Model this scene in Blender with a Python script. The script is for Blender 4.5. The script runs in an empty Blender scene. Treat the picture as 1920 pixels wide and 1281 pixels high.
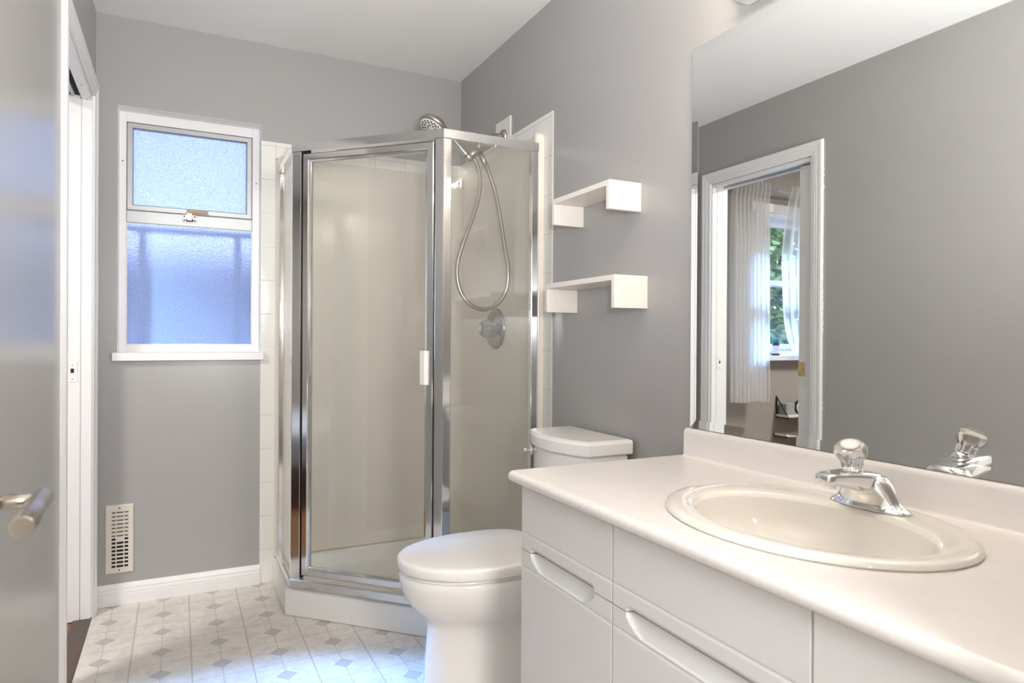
import bpy, bmesh, math, random
from mathutils import Vector, Matrix
random.seed(7)
PI = math.pi
sc = bpy.context.scene
COL = sc.collection

# ------------------------------------------------------------------ camera
CAM_H = 1.11
yaw, pitch, roll = math.radians(26.5707), math.radians(-0.1743), math.radians(0.33535)
fw = Vector((math.sin(yaw)*math.cos(pitch), math.cos(yaw)*math.cos(pitch), math.sin(pitch)))
rt = Vector((math.cos(yaw), -math.sin(yaw), 0))
up = rt.cross(fw)
rt, up = (rt*math.cos(roll)+up*math.sin(roll)), (up*math.cos(roll)-rt*math.sin(roll))
cam_d = bpy.data.cameras.new('camera')
cam = bpy.data.objects.new('camera', cam_d); COL.objects.link(cam)
M = Matrix.Identity(4)
for i in range(3):
    M[i][0] = rt[i]; M[i][1] = up[i]; M[i][2] = -fw[i]
M[2][3] = CAM_H
cam.matrix_world = M
cam_d.sensor_width = 36.0
cam_d.lens = 1252.325/1920*36.0
cam_d.clip_start = 0.02
cam_d.dof.use_dof = True
cam_d.dof.focus_distance = 2.2
cam_d.dof.aperture_fstop = 4.5
sc.camera = cam

# ------------------------------------------------------------------ world, exposure, lights
sc.view_settings.view_transform = 'Standard'
sc.view_settings.look = 'None'
sc.view_settings.gamma = 1.0
sc.view_settings.use_curve_mapping = False
sc.view_settings.exposure = 1.30
sc.cycles.use_denoising = True
sc.cycles.max_bounces = 14
sc.cycles.diffuse_bounces = 8
sc.cycles.glossy_bounces = 8
sc.cycles.transmission_bounces = 10
sc.cycles.transparent_max_bounces = 16
sc.cycles.caustics_reflective = False
sc.cycles.caustics_refractive = False
sc.cycles.sample_clamp_indirect = 6.0

world = bpy.data.worlds.new('sky'); sc.world = world
world.use_nodes = True
wn = world.node_tree.nodes; wl = world.node_tree.links
bg = wn['Background']
sky = wn.new('ShaderNodeTexSky')
sky.sky_type = 'NISHITA'; sky.sun_disc = False
sky.sun_elevation = math.radians(38); sky.sun_rotation = math.radians(200)
sky.air_density = 1.0; sky.dust_density = 0.6; sky.ozone_density = 1.0
tint = wn.new('ShaderNodeMix'); tint.data_type = 'RGBA'; tint.blend_type = 'MULTIPLY'
tint.inputs['Factor'].default_value = 1.0; tint.inputs['B'].default_value = (0.86, 0.80, 1.0, 1)   # daylight against the lamps' white balance
wl.new(sky.outputs[0], tint.inputs['A']); wl.new(tint.outputs['Result'], bg.inputs[0])
bg.inputs[1].default_value = 0.39

def area(name, loc, rot, sx, sy, power, color):
    l = bpy.data.lights.new(name, 'AREA'); l.shape = 'RECTANGLE'
    l.size = sx; l.size_y = sy; l.energy = power; l.color = color
    o = bpy.data.objects.new(name, l); COL.objects.link(o)
    o.location = loc; o.rotation_euler = rot
    return o
# soft point light without a fixture
def fill_point(name, loc, r, power, color):
    l = bpy.data.lights.new(name, 'POINT'); l.shadow_soft_size = r; l.energy = power; l.color = color
    o = bpy.data.objects.new(name, l); COL.objects.link(o); o.location = loc
    return o
fill_point('hall_fill', (0.42, -0.60, 1.50), 0.28, 48, (1.0, 0.98, 0.95))  # added fill light behind the camera, stands for no actual lamp
# added spot light without a fixture, brightens the bathroom ceiling
fl = bpy.data.lights.new('ceiling_fill', 'SPOT'); fl.energy = 58; fl.color = (0.96, 0.98, 1.0); fl.spot_size = math.radians(115); fl.spot_blend = 1.0; fl.shadow_soft_size = 0.08
flo = bpy.data.objects.new('ceiling_fill', fl); COL.objects.link(flo); flo.location = (0.18, 0.12, 1.30)
flo.rotation_euler = (Vector((0.5, 1.75, 2.44))-Vector((0.18, 0.12, 1.30))).to_track_quat('-Z', 'Y').to_euler()
area('bedroom_fill', (-1.6, 1.6, 2.42), (0, 0, 0), 0.5, 0.5, 27, (1.0, 0.96, 0.90))  # added unseen light from above, brightens the bedroom
# added area light standing in for garden sky, aimed through the bedroom window
sky_l = area('garden_sky_light', (-3.6, 4.75, 3.3), (0, 0, 0), 1.0, 1.0, 26, (0.26, 0.52, 1.0))
sky_l.data.spread = math.radians(11)
sky_l.rotation_euler = (Vector((0.3, 2.35, 0.3))-Vector((-3.6, 4.75, 3.3))).to_track_quat('-Z', 'Y').to_euler()
BULB_STRENGTH = 20.0
BULB_COLOR = (1.0, 0.83, 0.64)

# ------------------------------------------------------------------ dimensions
XL, XR, YB, ZC = -0.304, 1.303, 3.208, 2.44
YN = 0.28            # inner face of the near wall with the entry door
CZ = 0.784           # countertop height

# ------------------------------------------------------------------ material helpers
class E:
    """tiny expression builder over math nodes"""
    def __init__(s, nt, sock): s.nt, s.k = nt, sock
    def op(s, o, *a, clamp=False):
        n = s.nt.nodes.new('ShaderNodeMath'); n.operation = o; n.use_clamp = clamp
        for i, x in enumerate((s,)+a):
            if isinstance(x, E): s.nt.links.new(x.k, n.inputs[i])
            else: n.inputs[i].default_value = x
        return E(s.nt, n.outputs[0])
    def __add__(s, b): return s.op('ADD', b)
    def __sub__(s, b): return s.op('SUBTRACT', b)
    def __mul__(s, b): return s.op('MULTIPLY', b)
    def __truediv__(s, b): return s.op('DIVIDE', b)
    def abs(s): return s.op('ABSOLUTE')
    def tri(s, p): return s.op('PINGPONG', p)
    def lt(s, b): return s.op('LESS_THAN', b)
    def max(s, b): return s.op('MAXIMUM', b)
    def min(s, b): return s.op('MINIMUM', b)

def new_mat(name):
    m = bpy.data.materials.new(name); m.use_nodes = True
    nt = m.node_tree; b = nt.nodes['Principled BSDF']
    return m, nt, b

def principled(name, col, rough=0.5, metal=0.0, spec=0.5, var=0.0, vscale=6.0, bump=0.0, bscale=200.0, coat=0.0, stretch=None):
    m, nt, b = new_mat(name)
    b.inputs['Base Color'].default_value = (*col, 1)
    b.inputs['Roughness'].default_value = rough
    b.inputs['Metallic'].default_value = metal
    b.inputs['Specular IOR Level'].default_value = spec
    b.inputs['Coat Weight'].default_value = coat
    g = nt.nodes.new('ShaderNodeNewGeometry')
    if stretch:
        mp = nt.nodes.new('ShaderNodeMapping'); mp.inputs['Scale'].default_value = stretch
        nt.links.new(g.outputs['Position'], mp.inputs['Vector']); pos = mp.outputs[0]
    else: pos = g.outputs['Position']
    if var > 0:
        n = nt.nodes.new('ShaderNodeTexNoise'); n.inputs['Scale'].default_value = vscale; n.inputs['Detail'].default_value = 5
        nt.links.new(pos, n.inputs['Vector'])
        mx = nt.nodes.new('ShaderNodeMix'); mx.data_type = 'RGBA'
        mx.inputs['A'].default_value = (*[c*(1-var) for c in col], 1)
        mx.inputs['B'].default_value = (*[min(1, c*(1+var)) for c in col], 1)
        nt.links.new(n.outputs['Fac'], mx.inputs['Factor']); nt.links.new(mx.outputs['Result'], b.inputs['Base Color'])
    if bump > 0:
        n = nt.nodes.new('ShaderNodeTexNoise'); n.inputs['Scale'].default_value = bscale; n.inputs['Detail'].default_value = 3
        nt.links.new(pos, n.inputs['Vector'])
        bp = nt.nodes.new('ShaderNodeBump'); bp.inputs['Strength'].default_value = bump; bp.inputs['Distance'].default_value = 0.002
        nt.links.new(n.outputs['Fac'], bp.inputs['Height']); nt.links.new(bp.outputs[0], b.inputs['Normal'])
    return m

MT = {}
MT['wall'] = principled('grey_wall_paint', (0.375, 0.370, 0.368), 0.27, spec=0.5, var=0.025, vscale=3, bump=0.12, bscale=130)
MT['ceiling'] = principled('ceiling_paint', (0.84, 0.84, 0.84), 0.8, var=0.01, bump=0.25, bscale=90)
MT['trim'] = principled('white_trim_paint', (0.82, 0.82, 0.83), 0.35, var=0.01)
MT['trim_edge'] = principled('cream_trim_edge', (0.80, 0.78, 0.73), 0.45, var=0.04, vscale=40)
MT['taupe'] = principled('taupe_wall_paint', (0.36, 0.33, 0.29), 0.6, var=0.02, bump=0.1, bscale=130)
MT['porcelain'] = principled('white_porcelain', (0.88, 0.87, 0.865), 0.08, coat=0.3)
MT['bisque'] = principled('cream_porcelain', (0.825, 0.80, 0.75), 0.09, coat=0.3)
MT['acrylic'] = principled('cream_white_acrylic', (0.76, 0.705, 0.63), 0.16, var=0.015, vscale=2)
MT['curb'] = principled('white_acrylic_base', (0.82, 0.81, 0.79), 0.25)
MT['cabinet'] = principled('white_thermofoil', (0.70, 0.705, 0.715), 0.30, var=0.008)
MT['laminate'] = principled('white_laminate', (0.79, 0.765, 0.75), 0.28, var=0.035, vscale=26)
MT['shelf'] = principled('whitewashed_wood', (0.82, 0.77, 0.72), 0.45, var=0.05, vscale=14, stretch=(6, 1, 6))
MT['chrome'] = principled('polished_aluminium', (0.80, 0.81, 0.83), 0.10, metal=1.0)
MT['chrome2'] = principled('chrome', (0.78, 0.78, 0.79), 0.08, metal=1.0)
MT['plate_chrome'] = principled('plate_chrome', (0.36, 0.36, 0.37), 0.18, metal=1.0)  # chrome with its colour darkened to stand in for dark reflections
MT['alu'] = principled('satin_aluminium', (0.43, 0.44, 0.45), 0.42, metal=0.6)
MT['nickel'] = principled('brushed_nickel', (0.46, 0.42, 0.375), 0.33, metal=1.0)
MT['lever'] = principled('satin_nickel_lever', (0.42, 0.38, 0.33), 0.26, metal=1.0)
MT['brass'] = principled('aged_brass', (0.62, 0.47, 0.22), 0.3, metal=1.0, var=0.2, vscale=60)
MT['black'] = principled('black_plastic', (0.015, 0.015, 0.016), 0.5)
MT['dark'] = principled('dark_void', (0.02, 0.02, 0.022), 0.9)
MT['mirror'] = principled('mirror_silver', (0.93, 0.945, 0.94), 0.0, metal=1.0)
MT['mirror_edge'] = principled('mirror_edge_glass', (0.18, 0.22, 0.21), 0.2)
MT['vent'] = principled('cream_enamel', (0.70, 0.66, 0.58), 0.4)
MT['tan'] = principled('tan_plastic', (0.45, 0.25, 0.14), 0.5, var=0.1, vscale=80)
MT['white_plastic'] = principled('white_plastic', (0.85, 0.84, 0.82), 0.3)
MT['teal'] = principled('teal_plastic', (0.02, 0.22, 0.25), 0.3)
MT['navy'] = principled('dark_bottle', (0.03, 0.03, 0.07), 0.15)
MT['paper'] = principled('white_label_paper', (0.8, 0.8, 0.82), 0.6)
MT['red'] = principled('red_dot', (0.6, 0.05, 0.06), 0.4)
MT['blue'] = principled('blue_dot', (0.05, 0.2, 0.6), 0.4)
MT['grey_cloth'] = principled('grey_cloth', (0.34, 0.34, 0.34), 0.9, var=0.15, vscale=30)
MT['blue_cloth'] = principled('blue_grey_bedding', (0.42, 0.46, 0.52), 0.9, var=0.2, vscale=9)
MT['grass'] = principled('grass', (0.10, 0.17, 0.05), 0.9, var=0.4, vscale=4)
MT['bark'] = principled('bark', (0.10, 0.07, 0.05), 0.9, var=0.3, vscale=20)
MT['house'] = principled('blue_grey_siding', (0.30, 0.36, 0.46), 0.8, var=0.05)
MT['roof'] = principled('dark_roof', (0.10, 0.10, 0.12), 0.9, var=0.2)
MT['cedar'] = principled('pale_red_wood', (0.62, 0.42, 0.40), 0.7, var=0.2, vscale=10)

def wood_mat(name, c1, c2, axis, w):
    m, nt, b = new_mat(name)
    g = nt.nodes.new('ShaderNodeNewGeometry')
    mp = nt.nodes.new('ShaderNodeMapping')
    mp.inputs['Scale'].default_value = (14, 1.2, 8) if axis == 'y' else (1.2, 14, 8)
    nt.links.new(g.outputs['Position'], mp.inputs[0])
    n = nt.nodes.new('ShaderNodeTexNoise'); n.inputs['Scale'].default_value = 5; n.inputs['Detail'].default_value = 8
    nt.links.new(mp.outputs[0], n.inputs['Vector'])
    sp = nt.nodes.new('ShaderNodeSeparateXYZ'); nt.links.new(g.outputs['Position'], sp.inputs[0])
    line = (E(nt, sp.outputs[0 if axis == 'y' else 1])/w).tri(0.5)
    mx = nt.nodes.new('ShaderNodeMix'); mx.data_type = 'RGBA'
    mx.inputs['A'].default_value = (*c1, 1); mx.inputs['B'].default_value = (*c2, 1)
    nt.links.new(n.outputs['Fac'], mx.inputs['Factor'])
    mx2 = nt.nodes.new('ShaderNodeMix'); mx2.data_type = 'RGBA'; mx2.inputs['B'].default_value = (*[c*0.25 for c in c1], 1)
    nt.links.new(mx.outputs['Result'], mx2.inputs['A'])
    nt.links.new(line.lt(0.012).k, mx2.inputs['Factor'])
    nt.links.new(mx2.outputs['Result'], b.inputs['Base Color'])
    b.inputs['Roughness'].default_value = 0.35
    return m
MT['wood_floor'] = wood_mat('brown_wood_floor', (0.13, 0.055, 0.022), (0.33, 0.16, 0.07), 'y', 0.12)
MT['dark_wood'] = wood_mat('dark_wood_strip', (0.045, 0.026, 0.018), (0.11, 0.065, 0.045), 'y', 9.0)

def vinyl_mat():
    m, nt, b = new_mat('vinyl_floor')
    g = nt.nodes.new('ShaderNodeNewGeometry')
    sp = nt.nodes.new('ShaderNodeSeparateXYZ'); nt.links.new(g.outputs['Position'], sp.inputs[0])
    PX, PY = 0.1865, 0.1795
    u = (E(nt, sp.outputs[0])+(0.234+PX*20))/PX
    v = (E(nt, sp.outputs[1])-(2.475-PY*30))/PY
    du = u.tri(0.5)*PX; dv = v.tri(0.5)*PY            # distance to the diamond grid
    hu = (u+0.5).tri(0.5)*PX; hv = (v+0.5).tri(0.5)*PY  # distance to the plain lines
    dia = (du+dv).lt(0.034)
    diab = (du+dv-0.032).abs().lt(0.0022)
    line = hu.lt(0.0026).max(du.lt(0.0017)*0.85).max(hv.lt(0.0022)*0.75).max(dv.lt(0.0014)*0.45)
    n = nt.nodes.new('ShaderNodeTexNoise'); n.inputs['Scale'].default_value = 22; n.inputs['Detail'].default_value = 8; n.inputs['Distortion'].default_value = 1.2
    nt.links.new(g.outputs['Position'], n.inputs['Vector'])
    r = nt.nodes.new('ShaderNodeValToRGB')
    r.color_ramp.elements[0].position = 0.35; r.color_ramp.elements[0].color = (0.62, 0.585, 0.54, 1)
    r.color_ramp.elements[1].position = 0.62; r.color_ramp.elements[1].color = (0.73, 0.69, 0.645, 1)
    nt.links.new(n.outputs['Fac'], r.inputs[0])
    def mix(a, col, fac):
        x = nt.nodes.new('ShaderNodeMix'); x.data_type = 'RGBA'
        nt.links.new(a, x.inputs['A']); x.inputs['B'].default_value = (*col, 1); nt.links.new(fac.k, x.inputs['Factor'])
        return x.outputs['Result']
    c = mix(r.outputs[0], (0.47, 0.44, 0.41), line)
    c = mix(c, (0.47, 0.45, 0.43), dia)
    c = mix(c, (0.40, 0.38, 0.365), diab)
    nt.links.new(c, b.inputs['Base Color'])
    b.inputs['Roughness'].default_value = 0.36
    bp = nt.nodes.new('ShaderNodeBump'); bp.inputs['Strength'].default_value = 0.12; bp.inputs['Distance'].default_value = 0.001
    nt.links.new(n.outputs['Fac'], bp.inputs['Height']); nt.links.new(bp.outputs[0], b.inputs['Normal'])
    return m
MT['vinyl'] = vinyl_mat()

def tile_mat(name, axis, off):
    m, nt, b = new_mat(name)
    g = nt.nodes.new('ShaderNodeNewGeometry')
    sp = nt.nodes.new('ShaderNodeSeparateXYZ'); nt.links.new(g.outputs['Position'], sp.inputs[0])
    P = 0.1524
    h = ((E(nt, sp.outputs[axis])-(off-P*40))/P).tri(0.5)*P
    v = ((E(nt, sp.outputs[2])+P*4)/P).tri(0.5)*P
    gr = h.min(v)
    mx = nt.nodes.new('ShaderNodeMix'); mx.data_type = 'RGBA'
    mx.inputs['A'].default_value = (0.80, 0.79, 0.76, 1); mx.inputs['B'].default_value = (0.60, 0.58, 0.55, 1)
    nt.links.new(gr.lt(0.0013).k, mx.inputs['Factor']); nt.links.new(mx.outputs['Result'], b.inputs['Base Color'])
    n = nt.nodes.new('ShaderNodeTexNoise'); n.inputs['Scale'].default_value = 28
    nt.links.new(g.outputs['Position'], n.inputs['Vector'])
    hh = gr.min(0.003)*120 + E(nt, n.outputs['Fac'])*0.5
    bp = nt.nodes.new('ShaderNodeBump'); bp.inputs['Strength'].default_value = 0.35; bp.inputs['Distance'].default_value = 0.002
    nt.links.new(hh.k, bp.inputs['Height']); nt.links.new(bp.outputs[0], b.inputs['Normal'])
    b.inputs['Roughness'].default_value = 0.12
    return m
MT['tile_back'] = tile_mat('white_tile_back', 0, 0.395)
MT['tile_right'] = tile_mat('white_tile_right', 1, 2.253)

def schlick(nt, f0=0.04):
    lw = nt.nodes.new('ShaderNodeLayerWeight'); lw.inputs[0].default_value = 0.5
    return E(nt, lw.outputs['Facing']).op('POWER', 5.0)*(1-f0)+f0

def glass_mat(name, tint=(0.96, 0.97, 0.96), haze=0.05, rough=0.02, refl=1.0):
    """thin clear sheet: straight-through transparency, fresnel reflection, a little haze"""
    m, nt, b = new_mat(name); nt.nodes.remove(b)
    out = nt.nodes['Material Output']
    t = nt.nodes.new('ShaderNodeBsdfTransparent'); t.inputs[0].default_value = (*tint, 1)
    gl = nt.nodes.new('ShaderNodeBsdfGlossy'); gl.inputs['Roughness'].default_value = rough
    gl.inputs[0].default_value = (refl, refl, refl, 1)
    df = nt.nodes.new('ShaderNodeBsdfTranslucent'); df.inputs[0].default_value = (0.85, 0.85, 0.83, 1)
    df2 = nt.nodes.new('ShaderNodeBsdfDiffuse'); df2.inputs[0].default_value = (0.85, 0.85, 0.83, 1)
    ad = nt.nodes.new('ShaderNodeMixShader'); ad.inputs[0].default_value = 0.5
    nt.links.new(df.outputs[0], ad.inputs[1]); nt.links.new(df2.outputs[0], ad.inputs[2])
    m1 = nt.nodes.new('ShaderNodeMixShader'); m1.inputs[0].default_value = haze
    nt.links.new(t.outputs[0], m1.inputs[1]); nt.links.new(ad.outputs[0], m1.inputs[2])
    fr = schlick(nt)
    m2 = nt.nodes.new('ShaderNodeMixShader')
    nt.links.new(fr.k, m2.inputs[0]); nt.links.new(m1.outputs[0], m2.inputs[1]); nt.links.new(gl.outputs[0], m2.inputs[2])
    nt.links.new(m2.outputs[0], out.inputs[0])
    return m
MT['shower_glass'] = glass_mat('shower_glass', haze=0.06)
MT['clear_glass'] = glass_mat('clear_glass', haze=0.0)

def obscure_mat():
    m, nt, b = new_mat('obscure_glass'); nt.nodes.remove(b)
    out = nt.nodes['Material Output']
    g = nt.nodes.new('ShaderNodeNewGeometry')
    n = nt.nodes.new('ShaderNodeTexVoronoi'); n.inputs['Scale'].default_value = 230
    nt.links.new(g.outputs['Position'], n.inputs['Vector'])
    bp = nt.nodes.new('ShaderNodeBump'); bp.inputs['Strength'].default_value = 0.6; bp.inputs['Distance'].default_value = 0.002
    nt.links.new(n.outputs['Distance'], bp.inputs['Height'])
    tl = nt.nodes.new('ShaderNodeBsdfTranslucent'); tl.inputs[0].default_value = (0.80, 0.88, 0.98, 1)
    gn = nt.nodes.new('ShaderNodeTexNoise'); gn.inputs['Scale'].default_value = 260; gn.inputs['Detail'].default_value = 2
    nt.links.new(g.outputs['Position'], gn.inputs['Vector'])
    gr = nt.nodes.new('ShaderNodeValToRGB')
    gr.color_ramp.elements[0].position = 0.38; gr.color_ramp.elements[0].color = (0.66, 0.66, 0.71, 1)
    gr.color_ramp.elements[1].position = 0.62; gr.color_ramp.elements[1].color = (0.95, 0.95, 0.99, 1)
    nt.links.new(gn.outputs['Fac'], gr.inputs[0]); nt.links.new(gr.outputs[0], tl.inputs[0])
    nt.links.new(bp.outputs[0], tl.inputs['Normal'])
    rf = nt.nodes.new('ShaderNodeBsdfRefraction'); rf.inputs['IOR'].default_value = 1.12; rf.inputs['Roughness'].default_value = 0.28
    nt.links.new(gr.outputs[0], rf.inputs[0])
    nt.links.new(bp.outputs[0], rf.inputs['Normal'])
    gl = nt.nodes.new('ShaderNodeBsdfGlossy'); gl.inputs['Roughness'].default_value = 0.22
    nt.links.new(bp.outputs[0], gl.inputs['Normal'])
    m1 = nt.nodes.new('ShaderNodeMixShader'); m1.inputs[0].default_value = 0.45
    nt.links.new(tl.outputs[0], m1.inputs[1]); nt.links.new(rf.outputs[0], m1.inputs[2])
    fr = schlick(nt)
    m2 = nt.nodes.new('ShaderNodeMixShader')
    nt.links.new(fr.k, m2.inputs[0]); nt.links.new(m1.outputs[0], m2.inputs[1]); nt.links.new(gl.outputs[0], m2.inputs[2])
    nt.links.new(m2.outputs[0], out.inputs[0])
    return m
MT['obscure'] = obscure_mat()

def sheer_mat():
    m, nt, b = new_mat('sheer_curtain_voile'); nt.nodes.remove(b)
    out = nt.nodes['Material Output']
    t = nt.nodes.new('ShaderNodeBsdfTransparent')
    tl = nt.nodes.new('ShaderNodeBsdfTranslucent'); tl.inputs[0].default_value = (0.92, 0.93, 0.95, 1)
    df = nt.nodes.new('ShaderNodeBsdfDiffuse'); df.inputs[0].default_value = (0.88, 0.87, 0.86, 1)
    a = nt.nodes.new('ShaderNodeMixShader'); a.inputs[0].default_value = 0.5
    nt.links.new(tl.outputs[0], a.inputs[1]); nt.links.new(df.outputs[0], a.inputs[2])
    lw = nt.nodes.new('ShaderNodeLayerWeight'); lw.inputs[0].default_value = 0.35
    f = (E(nt, lw.outputs['Facing'])*0.5+0.5).op('MINIMUM', 0.95)
    x = nt.nodes.new('ShaderNodeMixShader'); nt.links.new(f.k, x.inputs[0])
    nt.links.new(t.outputs[0], x.inputs[1]); nt.links.new(a.outputs[0], x.inputs[2])
    nt.links.new(x.outputs[0], out.inputs[0])
    return m
MT['sheer'] = sheer_mat()

def crystal_mat():
    m, nt, b = new_mat('clear_acrylic')
    b.inputs['Base Color'].default_value = (0.98, 0.96, 0.93, 1); b.inputs['Roughness'].default_value = 0.06
    b.inputs['Transmission Weight'].default_value = 0.80; b.inputs['IOR'].default_value = 1.4
    return m
MT['crystal'] = crystal_mat()
MT['smoky_crystal'] = crystal_mat()
MT['smoky_crystal'].name = 'clear_grey_acrylic'
MT['smoky_crystal'].node_tree.nodes['Principled BSDF'].inputs['Base Color'].default_value = (0.55, 0.57, 0.60, 1)
MT['smoky_crystal'].node_tree.nodes['Principled BSDF'].inputs['Transmission Weight'].default_value = 0.6

def bulb_mat():
    m, nt, b = new_mat('frosted_bulb_glow')
    b.inputs['Base Color'].default_value = (0.9, 0.88, 0.84, 1)
    b.inputs['Emission Color'].default_value = (*BULB_COLOR, 1)
    b.inputs['Emission Strength'].default_value = BULB_STRENGTH
    return m
MT['bulb'] = bulb_mat()

def leaf_mat():
    m, nt, b = new_mat('green_leaves')
    oi = nt.nodes.new('ShaderNodeNewGeometry')
    n = nt.nodes.new('ShaderNodeTexNoise'); n.inputs['Scale'].default_value = 3.0; n.inputs['Detail'].default_value = 6
    nt.links.new(oi.outputs['Position'], n.inputs['Vector'])
    r = nt.nodes.new('ShaderNodeValToRGB')
    r.color_ramp.elements[0].position = 0.35; r.color_ramp.elements[0].color = (0.06, 0.14, 0.05, 1)
    r.color_ramp.elements[1].position = 0.65; r.color_ramp.elements[1].color = (0.40, 0.58, 0.24, 1)
    nt.links.new(n.outputs['Fac'], r.inputs[0]); nt.links.new(r.outputs[0], b.inputs['Base Color'])
    b.inputs['Roughness'].default_value = 0.6
    return m
MT['leaf'] = leaf_mat()

# ------------------------------------------------------------------ mesh helpers
class MB:
    def __init__(s): s.bm = bmesh.new()
    def face(s, vs, smooth=False):
        try:
            f = s.bm.faces.new(vs); f.smooth = smooth
            return f
        except ValueError: return None
    def box(s, lo, hi, bevel=0.0, seg=2, mat=None):
        lo, hi = Vector(lo), Vector(hi)
        tmp = bmesh.new()
        bmesh.ops.create_cube(tmp, size=1.0)
        for v in tmp.verts:
            v.co = Vector([(lo[i]+hi[i])/2 + v.co[i]*(hi[i]-lo[i]) for i in range(3)])
        if bevel > 0:
            bmesh.ops.bevel(tmp, geom=list(tmp.edges), offset=bevel, segments=seg, affect='EDGES', profile=0.5)
        s.join(tmp, mat)
        return s
    def join(s, tmp, mat=None, smooth=None):
        mp = {}
        for v in tmp.verts:
            mp[v] = s.bm.verts.new((mat @ v.co) if mat else v.co)
        for f in tmp.faces:
            g = s.face([mp[v] for v in f.verts], f.smooth if smooth is None else smooth)
        tmp.free()
    def loft(s, rings, closed=True, cap0=True, cap1=True, smooth=True):
        R = [[s.bm.verts.new(p) for p in r] for r in rings]
        n = len(R[0])
        for a, b in zip(R, R[1:]):
            for i in range(n if closed else n-1):
                j = (i+1) % n
                s.face([a[i], a[j], b[j], b[i]], smooth)
        if cap0: s.face(list(reversed(R[0])))
        if cap1: s.face(R[-1])
        return s
    def lathe(s, prof, origin=(0, 0, 0), axis=(0, 0, 1), seg=32, smooth=True, cap0=True, cap1=True):
        ax = Vector(axis).normalized(); o = Vector(origin)
        a = ax.orthogonal().normalized(); b = ax.cross(a)
        rings = []
        for r, h in prof:
            rings.append([o+ax*h+(a*math.cos(2*PI*i/seg)+b*math.sin(2*PI*i/seg))*max(r, 1e-5) for i in range(seg)])
        return s.loft(rings, True, cap0, cap1, smooth)
    def cyl(s, p0, p1, r0, r1=None, seg=24):
        p0, p1 = Vector(p0), Vector(p1); r1 = r0 if r1 is None else r1
        return s.lathe([(r0, 0), (r1, (p1-p0).length)], p0, p1-p0, seg)
    def tube(s, pts, r, seg=12):
        pts = [Vector(p) for p in pts]; rings = []
        t = (pts[1]-pts[0]).normalized(); nrm = t.orthogonal().normalized()
        for i, p in enumerate(pts):
            if i == 0: d = pts[1]-p
            elif i == len(pts)-1: d = p-pts[i-1]
            else: d = pts[i+1]-pts[i-1]
            d.normalize(); nrm = (nrm-d*nrm.dot(d)).normalized(); b = d.cross(nrm)
            rr = r(i/(len(pts)-1)) if callable(r) else r
            rings.append([p+(nrm*math.cos(2*PI*k/seg)+b*math.sin(2*PI*k/seg))*rr for k in range(seg)])
        return s.loft(rings)
    def prism(s, poly, z0, z1, smooth=False):
        return s.loft([[Vector((x, y, z0)) for x, y in poly], [Vector((x, y, z1)) for x, y in poly]], smooth=smooth)
    def grid(s, P, smooth=True):
        V = [[s.bm.verts.new(p) for p in row] for row in P]
        for i in range(len(V)-1):
            for j in range(len(V[0])-1):
                s.face([V[i][j], V[i+1][j], V[i+1][j+1], V[i][j+1]], smooth)
        return V
    def build(s, name, mat, parent=None, bevel=0.0, seg=2, autosmooth=None):
        bmesh.ops.recalc_face_normals(s.bm, faces=list(s.bm.faces))
        me = bpy.data.meshes.new(name)
        if autosmooth:
            for f in s.bm.faces: f.smooth = True
            for e in s.bm.edges:
                if len(e.link_faces) == 2 and e.calc_face_angle(0) > math.radians(autosmooth): e.smooth = False
        s.bm.to_mesh(me); s.bm.free()
        me.materials.append(MT[mat] if isinstance(mat, str) else mat)
        o = bpy.data.objects.new(name, me); COL.objects.link(o)
        if parent is not None:
            o.parent = parent
            o.matrix_parent_inverse = parent.matrix_basis.inverted()
        if bevel > 0:
            md = o.modifiers.new('bevel', 'BEVEL'); md.width = bevel; md.segments = seg; md.limit_method = 'ANGLE'; md.angle_limit = math.radians(40)
            md.harden_normals = False
        return o

def empty(name, loc=(0, 0, 0)):
    o = bpy.data.objects.new(name, None); COL.objects.link(o); o.location = loc
    o.empty_display_size = 0.1
    bpy.context.view_layer.update()
    return o
def tag(o, label, cat, group=None):
    o['label'] = label; o['category'] = cat
    if group: o['group'] = group
    return o
def thing(name, loc, label, cat, group=None): return tag(empty(name, loc), label, cat, group)
def struct(o): o['kind'] = 'structure'; return o
def plab(o, label): o['label'] = label; return o

def catmull(pts, n=8):
    pts = [Vector(p) for p in pts]; out = []
    P = [pts[0]*2-pts[1]]+pts+[pts[-1]*2-pts[-2]]
    for i in range(1, len(P)-2):
        for k in range(n):
            t = k/n
            a, b, c, d = P[i-1], P[i], P[i+1], P[i+2]
            out.append(0.5*((2*b)+(c-a)*t+(2*a-5*b+4*c-d)*t*t+(3*b-a-3*c+d)*t**3))
    out.append(pts[-1])
    return out

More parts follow.
